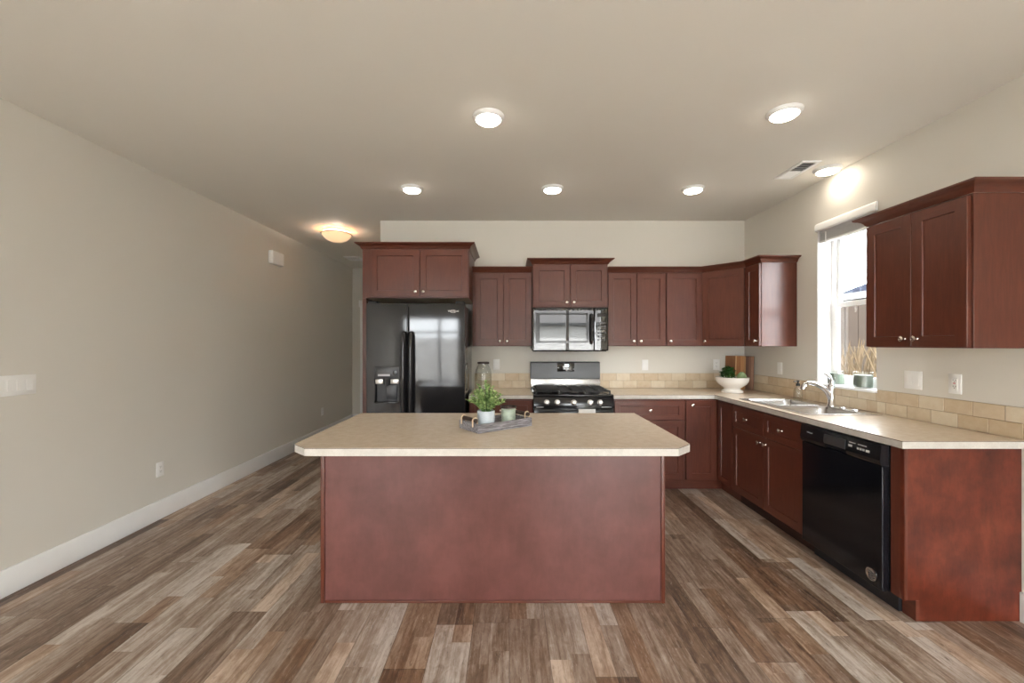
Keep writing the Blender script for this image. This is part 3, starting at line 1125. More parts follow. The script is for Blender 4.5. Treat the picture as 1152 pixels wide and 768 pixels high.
t = thing('countertop', 'L-shaped beige laminate countertop running around the corner past the sink', 'countertop', (2.2, 4.2, 0.876))
counter(t, [RG1 + 0.004, CX, HX0, HX1, XR - 0.001], [2.053, HY0, HY1, CY, W],
        lambda a, c: (c > CY or a > CX) and not (HX0 < a < HX1 and HY0 < c < HY1))
t = thing('countertop', 'short beige laminate countertop between refrigerator and range', 'countertop', (-0.08, 4.25, 0.876))
counter(t, [-0.382, RG0 - 0.004], [CY, W], lambda a, c: True)

# island
IX0, IX1, IY0, IY1 = -1.014, 0.837, 2.239, 2.866
t = thing('kitchen_island', 'large cherry kitchen island with plain back panel in the room centre', 'island', (-0.09, 2.55, 0))
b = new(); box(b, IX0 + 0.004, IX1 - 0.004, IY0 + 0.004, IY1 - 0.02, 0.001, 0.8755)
obj('panel', b, M['cherry_island_sheen'], t, smooth=0)
b = new()
box(b, IX0, IX0 + 0.020, IY0 - 0.006, IY0 + 0.0035, 0.001, 0.8755, 0.002)
box(b, IX0, IX0 + 0.0035, IY0 + 0.0036, IY0 + 0.03, 0.001, 0.8755)
obj('corner_trim', b, M['cherry'], t)
b = new()
box(b, IX1 - 0.020, IX1, IY0 - 0.006, IY0 + 0.0035, 0.001, 0.8755, 0.002)
box(b, IX1 - 0.0035, IX1, IY0 + 0.0036, IY0 + 0.03, 0.001, 0.8755)
obj('corner_trim', b, M['cherry'], t)
b = new(); box(b, IX0 + 0.021, IX1 - 0.021, IY0 - 0.004, IY0 + 0.0035, 0.001, 0.014, 0.002)
obj('base_trim', b, M['cherry_h'], t)
F = Fr((IX1, IY1 - 0.02, 0), (-1, 0, 0), (0, 1, 0))
w_ = IX1 - IX0
for k in range(4):
    u0, u1 = 0.01 + k * (w_ - 0.02) / 4, 0.01 + (k + 1) * (w_ - 0.02) / 4
    shaker('drawer', F, u0, u1, DS, DT, t, ((u0 + u1) / 2, (DS + DT) / 2), 0.05)
    shaker('door', F, u0, u1, 0.112, DS, t, (u1 - 0.036 if k % 2 == 0 else u0 + 0.036, DS - 0.05))
TX0, TX1, TY0, TY1 = -1.031, 0.867, 1.918, 2.888
pts = [(TX0 + 0.086, TY0), (TX1 - 0.086, TY0), (TX1, TY0 + 0.08), (TX1, TY1), (TX0, TY1), (TX0, TY0 + 0.08)]
t = thing('countertop', 'beige laminate island countertop with clipped corners and white edge', 'countertop', (-0.08, 2.4, 0.876))
b = new(); prism(b, pts, 0.876, CT - 0.0045); obj('counter_edge', b, M['lam_edge'], t, smooth=0)
b = new(); prism(b, pts, CT - 0.0045, CT - 0.0012); obj('edge_seam', b, M['lam_seam'], t, smooth=0)
b = new(); prism(b, pts, CT - 0.0012, CT); obj('counter_top', b, M['lam'], t, smooth=0)

# ------------------------------------------------------------------ backsplash tiles
def tiles(bm, F, u_end, v1fun, off):
    tw, thh, g = 0.152, 0.0775, 0.003
    for row in range(2):
        v0 = CT + 0.001 + row * (thh + g)
        u = -tw + (off if row else off + tw / 2) % tw
        while u < u_end:
            a, c = max(u, 0.001), min(u + tw - g, u_end)
            cuts = [(a, c)]
            for (s, e) in v1fun['spans']:
                nc = []
                for (p, q) in cuts:
                    for w0, w1 in ((p, min(q, s)), (max(p, s), min(q, e)), (max(p, e), q)):
                        if w1 - w0 > 0.004:
                            nc.append((w0, w1))
                cuts = nc
            for (p, q) in cuts:
                mid_ = (p + q) / 2
                top = v0 + thh
                for (s, e) in v1fun['spans']:
                    if s <= mid_ <= e:
                        top = min(top, v1fun['top'])
                if top - v0 > 0.01:
                    fbox(bm, F, p, q, v0, top, 0.002, 0.0105, 0.0018, 1)
            u += tw


t = thing('tile_backsplash', 'low two-row travertine tile backsplash along the range wall', 'backsplash', (1.0, YB, CT))
b = new()
F = Fr((-0.38, YB - 0.001, 0), *BF)
tiles(b, F, XR - 0.014 + 0.38, {'spans': [], 'top': 2}, 0.03)
fbox(b, F, 0.001, XR - 0.014 + 0.38, CT + 0.001, CT + 0.160, 0, 0.0075, mi=1)
obj('tile_rows', b, [M['tile'], M['grout']], t)
t = thing('tile_backsplash', 'low two-row travertine tile backsplash along the window wall', 'backsplash', (XR, 3.2, CT))
b = new()
F = Fr((XR - 0.001, YB - 0.014, 0), *RF)
ue = YB - 0.014 - 2.056
sp = (YB - 0.014 - WY1 - 0.014, YB - 0.014 - WY0 + 0.014)
tiles(b, F, ue, {'spans': [sp], 'top': WZ0 - 0.002}, 0.113)
fbox(b, F, 0.001, sp[0], CT + 0.001, CT + 0.160, 0, 0.0075, mi=1)
fbox(b, F, sp[0], sp[1], CT + 0.001, WZ0 - 0.001, 0, 0.0075, mi=1)
fbox(b, F, sp[1], ue, CT + 0.001, CT + 0.160, 0, 0.0075, mi=1)
obj('tile_rows', b, [M['tile'], M['grout']], t)

# ------------------------------------------------------------------ refrigerator
RX0, RX1, RYF, RZ = -1.309, -0.406, 3.800, 1.765
t = thing('refrigerator', 'glossy black side-by-side refrigerator with water dispenser', 'refrigerator', (-0.857, 4.15, 0))
b = new(); box(b, RX0 + 0.004, RX1 - 0.002, RYF + 0.075, W - 0.05, 0.06, RZ - 0.02, 0.004)
box(b, RX0 + 0.03, RX1 - 0.03, RYF + 0.09, W - 0.06, 0.002, 0.06)
obj('body', b, M['black_fridge'], t)
b = new(); box(b, RX0 + 0.01, RX1 - 0.01, RYF + 0.03, RYF + 0.075, 0.01, 0.062, 0.004)
obj('bottom_grille', b, M['black_matte'], t)
XS = -0.925
F = Fr((0, RYF, 0), *BF)


def fridge_door(name, x0, x1, hole=None):
    b = new()
    if hole is None:
        box(b, x0, x1, RYF, RYF + 0.068, 0.07, RZ, 0.010, 3)
    else:
        hx0, hx1, hz0, hz1 = hole
        e = 0.010
        grid_solid(b, [x0 + e, hx0, hx1, x1 - e], [0.07, hz0, hz1, RZ], lambda a, c: not (hx0 < a < hx1 and hz0 < c < hz1), RYF, RYF + 0.068, lambda a, c, d: (a, d, c))
        box(b, x0, x0 + e, RYF + 0.006, RYF + 0.068, 0.07, RZ, 0.004)
        box(b, x1 - e, x1, RYF + 0.006, RYF + 0.068, 0.07, RZ, 0.004)
    return obj(name, b, M['black_fridge'], t, smooth=12)


HZ0, HZ1 = 0.852, 1.182
ld = fridge_door('freezer_door', RX0, XS - 0.004, (-1.232, -1.008, HZ0, HZ1))
rd = fridge_door('refrigerator_door', XS + 0.004, RX1)
for x, d in ((XS - 0.034, ld), (XS + 0.034, rd)):
    b = new()
    tube(b, smooth_path([(x, RYF - 0.002, 0.62), (x, RYF - 0.045, 0.68), (x, RYF - 0.055, 1.08), (x, RYF - 0.045, 1.44), (x, RYF - 0.002, 1.495)], 6), 0.021, 12)
    obj('handle', b, M['black_fridge'], d)
# dispenser
dp = obj('dispenser', merge([frame_bm(0, 1, 0, 1, 0.1, 0, 1)]), M['dark_grey'], ld) if False else None
b = new()
fbox(b, F, -1.234, -1.006, 1.076, 1.184, -0.03, 0.004, 0.003)
dp = obj('dispenser_panel', b, M['dark_grey'], ld)
b = new()
fbox(b, F, -1.200, -1.09, 1.100, 1.118, 0.0042, 0.005)
obj('display', b, M['grey_mark'], dp)
for k in range(4):
    b = new()
    fbox(b, F, -1.205 + k * 0.035, -1.185 + k * 0.035, 1.138, 1.150, 0.0042, 0.005)
    obj('button', b, M['dark_grey'], dp)
b = new(); lathe(b, [(0, 0), (0.022, 0), (0.020, 0.006), (0, 0.007)], 20, at(*F.p(-1.045, 1.13, 0.004), (0, -1, 0)))
obj('dial', b, M['black'], dp)
b = new()
fbox(b, F, -1.231, -1.009, HZ0 + 0.001, 1.075, -0.066, -0.060)
obj('dispenser_cavity', b, M['black_matte'], ld)
b = new()
fbox(b, F, -1.224, -1.155, 1.030, 1.072, -0.02, 0.003, 0.003)
obj('dispenser_trim', b, M['steel'], ld)
b = new()
fbox(b, F, -1.085, -1.010, 1.030, 1.072, -0.02, 0.003, 0.003)
obj('dispenser_trim', b, M['steel'], ld)
b = new()
lathe(b, [(0, 1.012), (0.013, 1.012), (0.018, 1.03), (0.022, 1.074), (0, 1.074)], 16, at(-1.122, RYF + 0.02, 0))
fbox(b, F, -1.142, -1.040, 0.880, 1.010, -0.058, -0.046, 0.003)
obj('paddle', b, M['dark_grey'], ld)
b = new(); fbox(b, F, -1.228, -1.012, HZ0 + 0.001, HZ0 + 0.012, -0.058, 0.002, 0.002)
obj('drip_tray', b, M['black'], ld)
b = put_text('Whirlpool', 0.098, F, -0.512, 1.692, 0.0004)
ring = [F.p(-0.512 + 0.030 * math.cos(a), 1.692 + 0.013 * math.sin(a), 0.0008) for a in [k * 2 * PI / 24 for k in range(3, 22)]]
tube(b, ring, 0.0011, 6)
obj('logo', b, M['bright_mark'], rd)
for x in (RX0 + 0.05, RX1 - 0.05):
    b = new(); box(b, x - 0.04, x + 0.04, RYF + 0.02, RYF + 0.14, RZ + 0.0005, RZ + 0.022, 0.006)
    obj('hinge_cover', b, M['black_matte'], t)

# ------------------------------------------------------------------ microwave
OX0, OX1, OYF, OZ0, OZ1 = 0.230, 0.990, 4.157, 1.330, 1.760
t = thing('microwave', 'black over-the-range microwave with mirror-like door', 'microwave', (0.61, 4.35, OZ0))
b = new(); box(b, OX0 + 0.002, OX1 - 0.002, OYF + 0.03, W - 0.001, OZ0 + 0.012, OZ1, 0.003)
prism(b, [(OYF + 0.03, OZ0 + 0.0115), (W - 0.03, OZ0 + 0.0115), (W - 0.03, OZ0 - 0.004), (OYF + 0.05, OZ0 - 0.012)], OX0 + 0.01, OX1 - 0.01, lambda a, c, d: (d, a, c))
obj('body', b, M['black_matte'], t)
F = Fr((OX0, OYF, 0), *BF)
DW_ = 0.618
b = new(); fbox(b, F, 0, DW_, OZ0 - 0.004, OZ1 - 0.004, -0.0295, 0, 0.008, 3)
md = obj('door', b, M['black_glass'], t, smooth=12)
b = new(); grid_solid(b, [0.035, 0.075, 0.535, 0.56], [OZ0 + 0.075, OZ0 + 0.095, OZ1 - 0.075, OZ1 - 0.055], lambda a, c: not (0.075 < a < 0.535 and OZ0 + 0.095 < c < OZ1 - 0.075), 0.0002, 0.0012, lambda a, c, d: F.p(a, c, d))
obj('window_border', b, M['black'], md)
b = new(); tube(b, smooth_path([F.p(0.588, OZ0 + 0.075, 0.001), F.p(0.588, OZ0 + 0.095, 0.026), F.p(0.588, OZ0 + 0.21, 0.030), F.p(0.588, OZ0 + 0.335, 0.026), F.p(0.588, OZ0 + 0.355, 0.001)], 5), 0.016, 10)
obj('handle', b, M['black'], md)
b = new(); fbox(b, F, DW_ + 0.002, OX1 - OX0, OZ0 - 0.004, OZ1 - 0.004, -0.0295, 0, 0.008, 3)
mc = obj('control_panel', b, M['black_glass'], t, smooth=12)
for r_ in range(6):
    for c_ in range(3):
        b = new()
        fbox(b, F, 0.650 + c_ * 0.030, 0.670 + c_ * 0.030, OZ0 + 0.10 + r_ * 0.034, OZ0 + 0.112 + r_ * 0.034, 0.0002, 0.0009)
        obj('button', b, M['dark_grey'], mc)
b = new(); fbox(b, F, 0.648, 0.734, OZ1 - 0.095, OZ1 - 0.06, 0.0002, 0.0009)
obj('display', b, M['black_matte'], mc)
b = new()
for k in range(18):
    fbox(b, F, 0.03 + k * 0.040, 0.062 + k * 0.040, OZ1 - 0.028, OZ1 - 0.018, 0.0002, 0.001)
obj('vent_grille', b, M['black_matte'], md)

# ------------------------------------------------------------------ range
t = thing('gas_range', 'black gas range with stainless knobs under the microwave', 'stove', (0.605, 4.2, 0))
RYB = YB - 0.016
b = new(); box(b, RG0, RG1, 3.935, RYB, 0.06, 0.895, 0.004)
box(b, RG0 + 0.04, RG1 - 0.04, 3.98, RYB - 0.02, 0.002, 0.06)
obj('body', b, M['black'], t)
F = Fr((RG0, 3.935, 0), *BF)
b = new(); fbox(b, F, 0.004, 0.752, 0.06, 0.205, 0.0005, 0.03, 0.006); obj('storage_drawer', b, M['black'], t)
b = new(); fbox(b, F, 0.004, 0.752, 0.215, 0.785, 0.0005, 0.034, 0.006)
od = obj('oven_door', b, M['black'], t)
b = new(); fbox(b, F, 0.13, 0.626, 0.33, 0.62, 0.0342, 0.036, 0.001); obj('oven_window', b, M['black_glass'], od)
b = new()
tube(b, [F.p(0.05, 0.772, 0.075), F.p(0.706, 0.772, 0.075)], 0.012, 12)
for u in (0.07, 0.686):
    tube(b, [F.p(u, 0.772, 0.034), F.p(u, 0.772, 0.075)], 0.009, 10)
obj('handle', b, M['black'], od)
# sloped control panel
b = new()
hexa(b, [F.p(u, v, n) for v, ns in ((0.793, (0.0005, 0.045)), (0.893, (0.0005, 0.020))) for n in ns for u in (0.0, 0.756)], 0.005)
cp = obj('control_panel', b, M['black'], t)
nrm = (F.n * 0.97 + Vector((0, 0, 0.243))).normalized()
for x in (0.351, 0.449, 0.605, 0.759, 0.850):
    b = new()
    P = F.p(x - RG0, 0.845, 0.0335)
    lathe(b, [(0, 0), (0.027, 0), (0.027, 0.004), (0.020, 0.007), (0.020, 0.026), (0.017, 0.030), (0, 0.030)], 24, at(*P, nrm))
    obj('knob', b, M['steel'], cp)
b = new()
fbox(b, F, 0.025, 0.095, 0.800, 0.806, 0.0435, 0.0448)
obj('printed_mark', b, M['grey_mark'], cp)
b = new()
fbox(b, F, 0.635, 0.730, 0.800, 0.806, 0.0435, 0.0448)
obj('printed_mark', b, M['grey_mark'], cp)
# cooktop
b = new()
box(b, RG0 - 0.001, RG1 + 0.001, 3.915, 4.455, 0.8955, 0.918, 0.006, 3)
ck = obj('cooktop', b, M['black'], t)
for cx_, cy_, rr in ((0.37, 4.07, 0.045), (0.37, 4.31, 0.036), (0.605, 4.19, 0.05), (0.84, 4.07, 0.05), (0.84, 4.31, 0.036)):
    b = new()
    lathe(b, [(0, 0.9185), (rr, 0.9185), (rr, 0.926), (rr * 0.8, 0.930), (rr * 0.8, 0.936), (0, 0.938)], 24, at(cx_, cy_, 0))
    obj('burner', b, M['iron'], ck)
for gx0, gx1 in ((RG0 + 0.022, 0.478), (0.484, 0.726), (0.732, RG1 - 0.022)):
    b = new()
    gy0, gy1, gz = 3.945, 4.425, 0.952
    bar = 0.0065
    def hb(x0, x1, y0, y1): box(b, x0, x1, y0, y1, gz - 0.013, gz, 0.002, 1)
    hb(gx0, gx1, gy0, gy0 + 2 * bar); hb(gx0, gx1, gy1 - 2 * bar, gy1)
    hb(gx0, gx0 + 2 * bar, gy0 + 2 * bar, gy1 - 2 * bar); hb(gx1 - 2 * bar, gx1, gy0 + 2 * bar, gy1 - 2 * bar)
    ym = (gy0 + gy1) / 2
    hb(gx0 + 2 * bar, gx1 - 2 * bar, ym - bar, ym + bar)
    xm = (gx0 + gx1) / 2
    hb(xm - bar, xm + bar, gy0 + 2 * bar, ym - bar); hb(xm - bar, xm + bar, ym + bar, gy1 - 2 * bar)
    for yy in ((gy0 + ym) / 2, (gy1 + ym) / 2):
        hb(gx0 + 2 * bar, xm - bar - 0.012, yy - bar, yy + bar); hb(xm + bar + 0.012, gx1 - 2 * bar, yy - bar, yy + bar)
    for x in (gx0 + bar, gx1 - bar):
        for y in (gy0 + bar, gy1 - bar):
            box(b, x - bar, x + bar, y - bar, y + bar, 0.9182, gz - 0.013)
    obj('burner_grate', b, M['iron'], ck, smooth=0)
b = new(); box(b, 0.272, 0.500 - 0.024, 3.972, 4.40, 0.9525, 0.960, 0.003)
obj('griddle_plate', b, M['iron'], ck)
# backguard
b = new(); box(b, RG0 + 0.006, RG1 - 0.006, 4.475, RYB, 0.8955, 1.018, 0.002)
obj('backsplash_strip', b, M['steel'], t, label='stainless strip behind the burners')
b = new()
prism(b, [(4.452, 1.022), (RYB, 1.019), (RYB, 1.203), (4.478, 1.203), (4.466, 1.196)], RG0, RG1 - 0.010, lambda a, c, d: (d, a, c), bev=0.004)
bk = obj('backguard', b, M['satin_black'], t, smooth=12)
F2 = Fr((RG0, 4.452, 0), *BF)
b = new()
hexa(b, [F2.p(u, v, n) for v, ns in ((1.098, (-0.03, -0.0045)), (1.190, (-0.03, -0.0115))) for n in ns for u in (0.285, 0.470)], 0.003)
dsp = obj('clock_panel', b, M['black_glass'], bk)
b = new(); fbox(b, F2, 0.368, 0.410, 1.152, 1.176, -0.0105, -0.006); obj('clock_display', b, M['display'], dsp)
for u, v in ((0.292, 1.135), (0.352, 1.122), (0.392, 1.122), (0.452, 1.12)):
    b = new(); fbox(b, F2, u, u + 0.014, v, v + 0.009, -0.006, -0.0035)
    obj('button', b, M['grey_mark'], dsp)

# dish towel on the oven handle
b = new()
hx0, hx1 = 0.640, 0.795
prof = [(3.935 - 0.058, 0.56), (3.935 - 0.059, 0.75), (3.935 - 0.062, 0.779), (3.935 - 0.075, 0.7875), (3.935 - 0.090, 0.779), (3.935 - 0.092, 0.70), (3.935 - 0.094, 0.52)]
prof = [(p.x, p.y) for p in smooth_path([(a, c, 0) for a, c in prof], 5)]
nx = 14
rows = []
for i in range(nx + 1):
    x = hx0 + (hx1 - hx0) * i / nx
    rows.append([b.verts.new((x, y + 0.0015 * math.sin(i * 1.1) * (0.79 - z) * 4, z)) for y, z in prof])
for ra, rb in zip(rows, rows[1:]):
    for k in range(len(prof) - 1):
        b.faces.new([ra[k], rb[k], rb[k + 1], ra[k + 1]])
o = obj('dish_towel', b, M['white_cloth'], smooth=80)
md_ = o.modifiers.new('thick', 'SOLIDIFY'); md_.thickness = 0.003; md_.offset = 1
tag(o, 'white dish towel hung over the oven handle', 'towel')

# ------------------------------------------------------------------ dishwasher
t = thing('dishwasher', 'glossy black dishwasher with pocket handle in the cherry base run', 'dishwasher', (2.25, 2.465, 0))
DX = 1.943
b = new(); box(b, BXF + 0.004, XR - 0.02, DWY0 + 0.003, DWY1 - 0.003, 0.1, 0.868)
obj('body', b, M['black_matte'], t)
b = new(); box(b, BXF + 0.045, BXF + 0.09, DWY0 + 0.002, DWY1 - 0.002, 0.002, 0.099)
obj('kick_plate', b, M['black_matte'], t)
F = Fr((DX, DWY1 - 0.003, 0), *RF)
wd = DWY1 - DWY0 - 0.006
b = new(); fbox(b, F, 0, wd, 0.103, 0.752, -0.0385, 0, 0.004)
dd = obj('door', b, M['black_gloss'], t, smooth=12)
b = new()
pz = 0.757
prism(b, [(0.0, pz), (0.010, pz + 0.012), (0.012, pz + 0.035), (0.004, 0.866), (-0.0385, 0.866), (-0.0385, pz)], 0.0, 0.245 - 0.03, lambda a, c, d: F.p(d, c, a))
prism(b, [(0.0, pz), (0.010, pz + 0.012), (0.012, pz + 0.035), (0.004, 0.866), (-0.0385, 0.866), (-0.0385, pz)], 0.375, wd, lambda a, c, d: F.p(d, c, a))
prism(b, [(0.012, pz + 0.040), (0.004, 0.866), (-0.0385, 0.866), (-0.0385, pz + 0.040)], 0.215, 0.375, lambda a, c, d: F.p(d, c, a))
prism(b, [(-0.030, pz), (-0.030, pz + 0.040), (-0.0385, pz + 0.040), (-0.0385, pz)], 0.215, 0.375, lambda a, c, d: F.p(d, c, a))
dcp = obj('control_panel', b, M['black'], t)
b = new(); prism(b, [(0.013, pz + 0.030), (0.018, pz + 0.040), (0.014, pz + 0.085), (0.008, pz + 0.085)], 0.210, 0.372, lambda a, c, d: F.p(d, c, a))
obj('handle_lip', b, M['dark_grey'], dcp)
for u0, u1, v0, v1 in ((0.392, 0.436, 0.834, 0.839), (0.452, 0.508, 0.834, 0.839), (0.390, 0.415, 0.812, 0.824), (0.448, 0.462, 0.808, 0.820), (0.466, 0.480, 0.808, 0.820), (0.484, 0.498, 0.808, 0.820), (0.505, 0.530, 0.806, 0.820)):
    b = new(); fbox(b, F, u0, u1, v0, v1, 0.0068 if v0 > 0.83 else 0.0082, 0.0080 if v0 > 0.83 else 0.0104)
    obj('button', b, M['grey_mark'], dcp)
obj('logo', put_text('Whirlpool', 0.048, F, 0.083, 0.822, 0.0095), M['grey_mark'], dcp)
b = new()
ub, vb = DWY1 - 0.003 - 2.232, 0.160
mm = at(*F.p(ub, vb, 0.0), F.n)
lathe(b, [(0, 0.0003), (0.034, 0.0003), (0.034, 0.003), (0.030, 0.0042), (0.027, 0.0026), (0, 0.0026)], 32, mm)
bd = obj('badge', b, M['steel'], dd)
b = new()
for vv, s_ in ((0.010, 0), (-0.002, 0.0), (-0.014, 0)):
    pp = [F.p(ub - 0.017 + 0.034 * q, vb + vv + 0.005 * math.sin(q * 2 * PI), 0.0032) for q in [i / 8 for i in range(9)]]
    tube(b, pp, 0.0022, 6)
obj('badge_emblem', b, M['slot'], bd)

# ------------------------------------------------------------------ sink, faucet
t = thing('kitchen_sink', 'stainless double-bowl sink set in the counter below the window', 'sink', (2.25, 3.21, CT))
b = new()
B1 = (2.035, 2.415, 2.825, 3.195)     # near bowl
B2 = (2.035, 2.415, 3.225, 3.595)
A = [SKX0, B1[0], B1[1], SKX1]
Bq = [SKY0, B1[2], B1[3], B2[2], B2[3], SKY1]
grid_solid(b, A, Bq, lambda a, c: not (B1[0] < a < B1[1] and (B1[2] < c < B1[3] or B2[2] < c < B2[3])), CT + 0.0005, CT + 0.006, lambda a, c, d: (a, c, d))
obj('rim', b, M['steel'], t)
for (x0, x1, y0, y1) in (B1, B2):
    b = new()
    zb = CT - 0.17
    def rr(i, z, rad, n=5):
        out = []
        for (cx_, cy_, a0) in ((x1 - i - rad, y1 - i - rad, 0), (x0 + i + rad, y1 - i - rad, PI / 2), (x0 + i + rad, y0 + i + rad, PI), (x1 - i - rad, y0 + i + rad, 3 * PI / 2)):
            for k in range(n + 1):
                a = a0 + PI / 2 * k / n
                out.append(b.verts.new((cx_ + rad * math.cos(a), cy_ + rad * math.sin(a), z)))
        return out
    R = [rr(-0.003, CT + 0.0065, 0.04), rr(0.004, CT + 0.004, 0.045), rr(0.010, CT - 0.02, 0.05), rr(0.016, zb + 0.03, 0.05), rr(0.026, zb + 0.008, 0.05), rr(0.05, zb, 0.05)]
    for p, q in zip(R, R[1:]):
        for k in range(len(p)):
            b.faces.new([p[k], p[(k + 1) % len(p)], q[(k + 1) % len(p)], q[k]])
    b.faces.new(R[-1])
    bw = obj('bowl', b, M['steel'], t, smooth=50)
    sd = bw.modifiers.new('thick', 'SOLIDIFY'); sd.thickness = 0.0012; sd.offset = 0
    b = new(); lathe(b, [(0, zb + 0.002), (0.035, zb + 0.002), (0.042, zb + 0.004), (0.044, zb + 0.0008)], 24, at((x0 + x1) / 2, (y0 + y1) / 2, 0))
    obj('drain', b, M['chrome'], bw)
for (x, y) in ((2.468, 3.075), (2.468, 2.965)):
    b = new(); lathe(b, [(0, CT + 0.0062), (0.024, CT + 0.0062), (0.024, CT + 0.010), (0.018, CT + 0.014), (0, CT + 0.016)], 20, at(x, y, 0))
    obj('hole_cover', b, M['chrome'], t)

FXp, FYp = 2.466, 3.185
t = thing('faucet', 'chrome single-lever faucet behind the sink bowls', 'faucet', (FXp, FYp, CT + 0.006))
z0 = CT + 0.0065
b = new()
lathe(b, [(0, z0), (0.030, z0), (0.029, z0 + 0.010), (0.024, z0 + 0.018), (0.022, z0 + 0.10), (0.024, z0 + 0.135), (0.0235, z0 + 0.155), (0.014, z0 + 0.168), (0, z0 + 0.170)], 24, at(FXp, FYp, 0))
obj('faucet_body', b, M['chrome'], t)
b = new()
tube(b, smooth_path([(2.462, FYp, 0.975), (2.430, FYp, 1.030), (2.378, FYp, 1.072), (2.325, FYp, 1.092), (2.285, FYp, 1.094), (2.262, FYp, 1.082), (2.250, FYp, 1.058)], 6), [0.020, 0.0145], 14)
lathe(b, [(0, 0), (0.019, 0), (0.020, 0.03), (0.016, 0.036), (0, 0.036)], 16, at(2.247, FYp, 1.046, (0.35, 0, 0.94)))
obj('spout', b, M['chrome'], t)
b = new()
tube(b, smooth_path([(2.470, FYp, 1.075), (2.470, FYp, 1.110), (2.452, FYp, 1.142), (2.422, FYp, 1.165), (2.392, FYp, 1.176)], 6), [0.019, 0.007], 12)
obj('lever_handle', b, M['chrome'], t)

t = thing('soap_bottle', 'clear soap bottle with black top behind the sink, left of the faucet spout', 'bottle', (2.530, 3.61, CT))
b = new()
zc = CT + 0.0005 + 0.006
lathe(b, [(0, zc), (0.030, zc), (0.034, zc + 0.006), (0.034, zc + 0.075), (0.024, zc + 0.095), (0.013, zc + 0.105), (0.013, zc + 0.115), (0.010, zc + 0.115), (0.010, zc + 0.103), (0.022, zc + 0.092), (0.031, zc + 0.073), (0.031, zc + 0.008), (0, zc + 0.004)], 24, at(2.470, 3.560, 0))
t.location = (2.470, 3.560, zc); ORG[t.name] = Vector(t.location)
obj('bottle_body', b, M['glass'], t)
b = new()
lathe(b, [(0, zc + 0.1155), (0.015, zc + 0.1155), (0.015, zc + 0.135), (0.006, zc + 0.137), (0.006, zc + 0.150), (0.012, zc + 0.152), (0.012, zc + 0.162), (0, zc + 0.163)], 16, at(2.470, 3.560, 0))
tube(b, [(2.470, 3.560, zc + 0.156), (2.428, 3.552, zc + 0.152)], 0.005, 8)
obj('pump', b, M['black_matte'], t)

# ------------------------------------------------------------------ window blind
t = thing('window_blind', 'white window blind drawn up under a rounded valance', 'blind', (XR, 3.19, 2.33))
b = new()
prism(b, [(XR - 0.0015, 2.327), (XR - 0.020, 2.327), (XR - 0.026, 2.335), (XR - 0.026, 2.372), (XR - 0.020, 2.385), (XR - 0.010, 2.392), (XR - 0.0015, 2.392)], WY0 - 0.012, WY1 - 0.003, lambda a, c, d: (a, d, c))
obj('valance', b, M['trim'], t)
b = new(); box(b, XR + 0.010, XR + 0.060, WY0 + 0.012, WY1 - 0.012, 2.305, 2.352, 0.003)
obj('head_rail', b, M['blind'], t)
b = new()
for k in range(11):
    box(b, XR + 0.010, XR + 0.060, WY0 + 0.014, WY1 - 0.014, 2.249 + k * 0.005, 2.2525 + k * 0.005, 0.0008, 1)
obj('slats', b, M['blind'], t)
b = new(); box(b, XR + 0.008, XR + 0.062, WY0 + 0.014, WY1 - 0.014, 2.232, 2.2475, 0.004)
obj('bottom_rail', b, M['trim'], t)
b = new(); tube(b, [(XR + 0.005, 3.392, 2.31), (XR + 0.005, 3.392, 1.66)], 0.0045, 8)
tube(b, [(XR + 0.005, 3.392, 1.72), (XR + 0.005, 3.392, 1.655)], 0.0065, 8)
obj('wand', b, M['white_plastic'], t)

# ------------------------------------------------------------------ electrical plates
EG = 'wall plates'


def plate(name, F, label, cat, kind, gangs=1):
    """Wall plate centred on F's origin, with outlets, rockers or a blank insert."""
    t = thing(name, label, cat, tuple(F.o), EG)
    w = 0.070 + 0.046 * (gangs - 1)
    b = new(); fbox(b, F, -w / 2, w / 2, -0.0575, 0.0575, 0.0005, 0.006, 0.002)
    pl = obj('cover_plate', b, M['white_plastic'], t)
    for g in range(gangs):
        u = (g - (gangs - 1) / 2) * 0.046
        if kind == 'rocker':
            b = new(); hexa(b, [F.p(u + a, v, n) for v, ns in ((-0.033, (0.0055, 0.0085)), (0.033, (0.0055, 0.0068))) for n in ns for a in (-0.0165, 0.0165)], 0.001, 1)
            obj('rocker', b, M['white_plastic'], t)
        else:
            b = new(); fbox(b, F, u - 0.0165, u + 0.0165, -0.0335, 0.0335, 0.0055, 0.0078, 0.001, 1)
            rc = obj('receptacle', b, M['white_plastic'], t)
            b = new()
            for v in (0.018, -0.018):
                fbox(b, F, u - 0.008, u - 0.0055, v, v + 0.008, 0.0078, 0.0081)
                fbox(b, F, u + 0.0055, u + 0.008, v, v + 0.007, 0.0078, 0.0081)
                fbox(b, F, u - 0.0022, u + 0.0022, v - 0.008, v - 0.004, 0.0078, 0.0081)
            obj('slots', b, M['slot'], rc)
            if kind == 'gfci':
                b = new(); fbox(b, F, u - 0.006, u + 0.006, 0.0005, 0.006, 0.0078, 0.0092); obj('reset_button', b, M['red'], rc)
                b = new(); fbox(b, F, u - 0.006, u + 0.006, -0.0065, -0.001, 0.0078, 0.0092); obj('test_button', b, M['white_plastic'], rc)
    return t


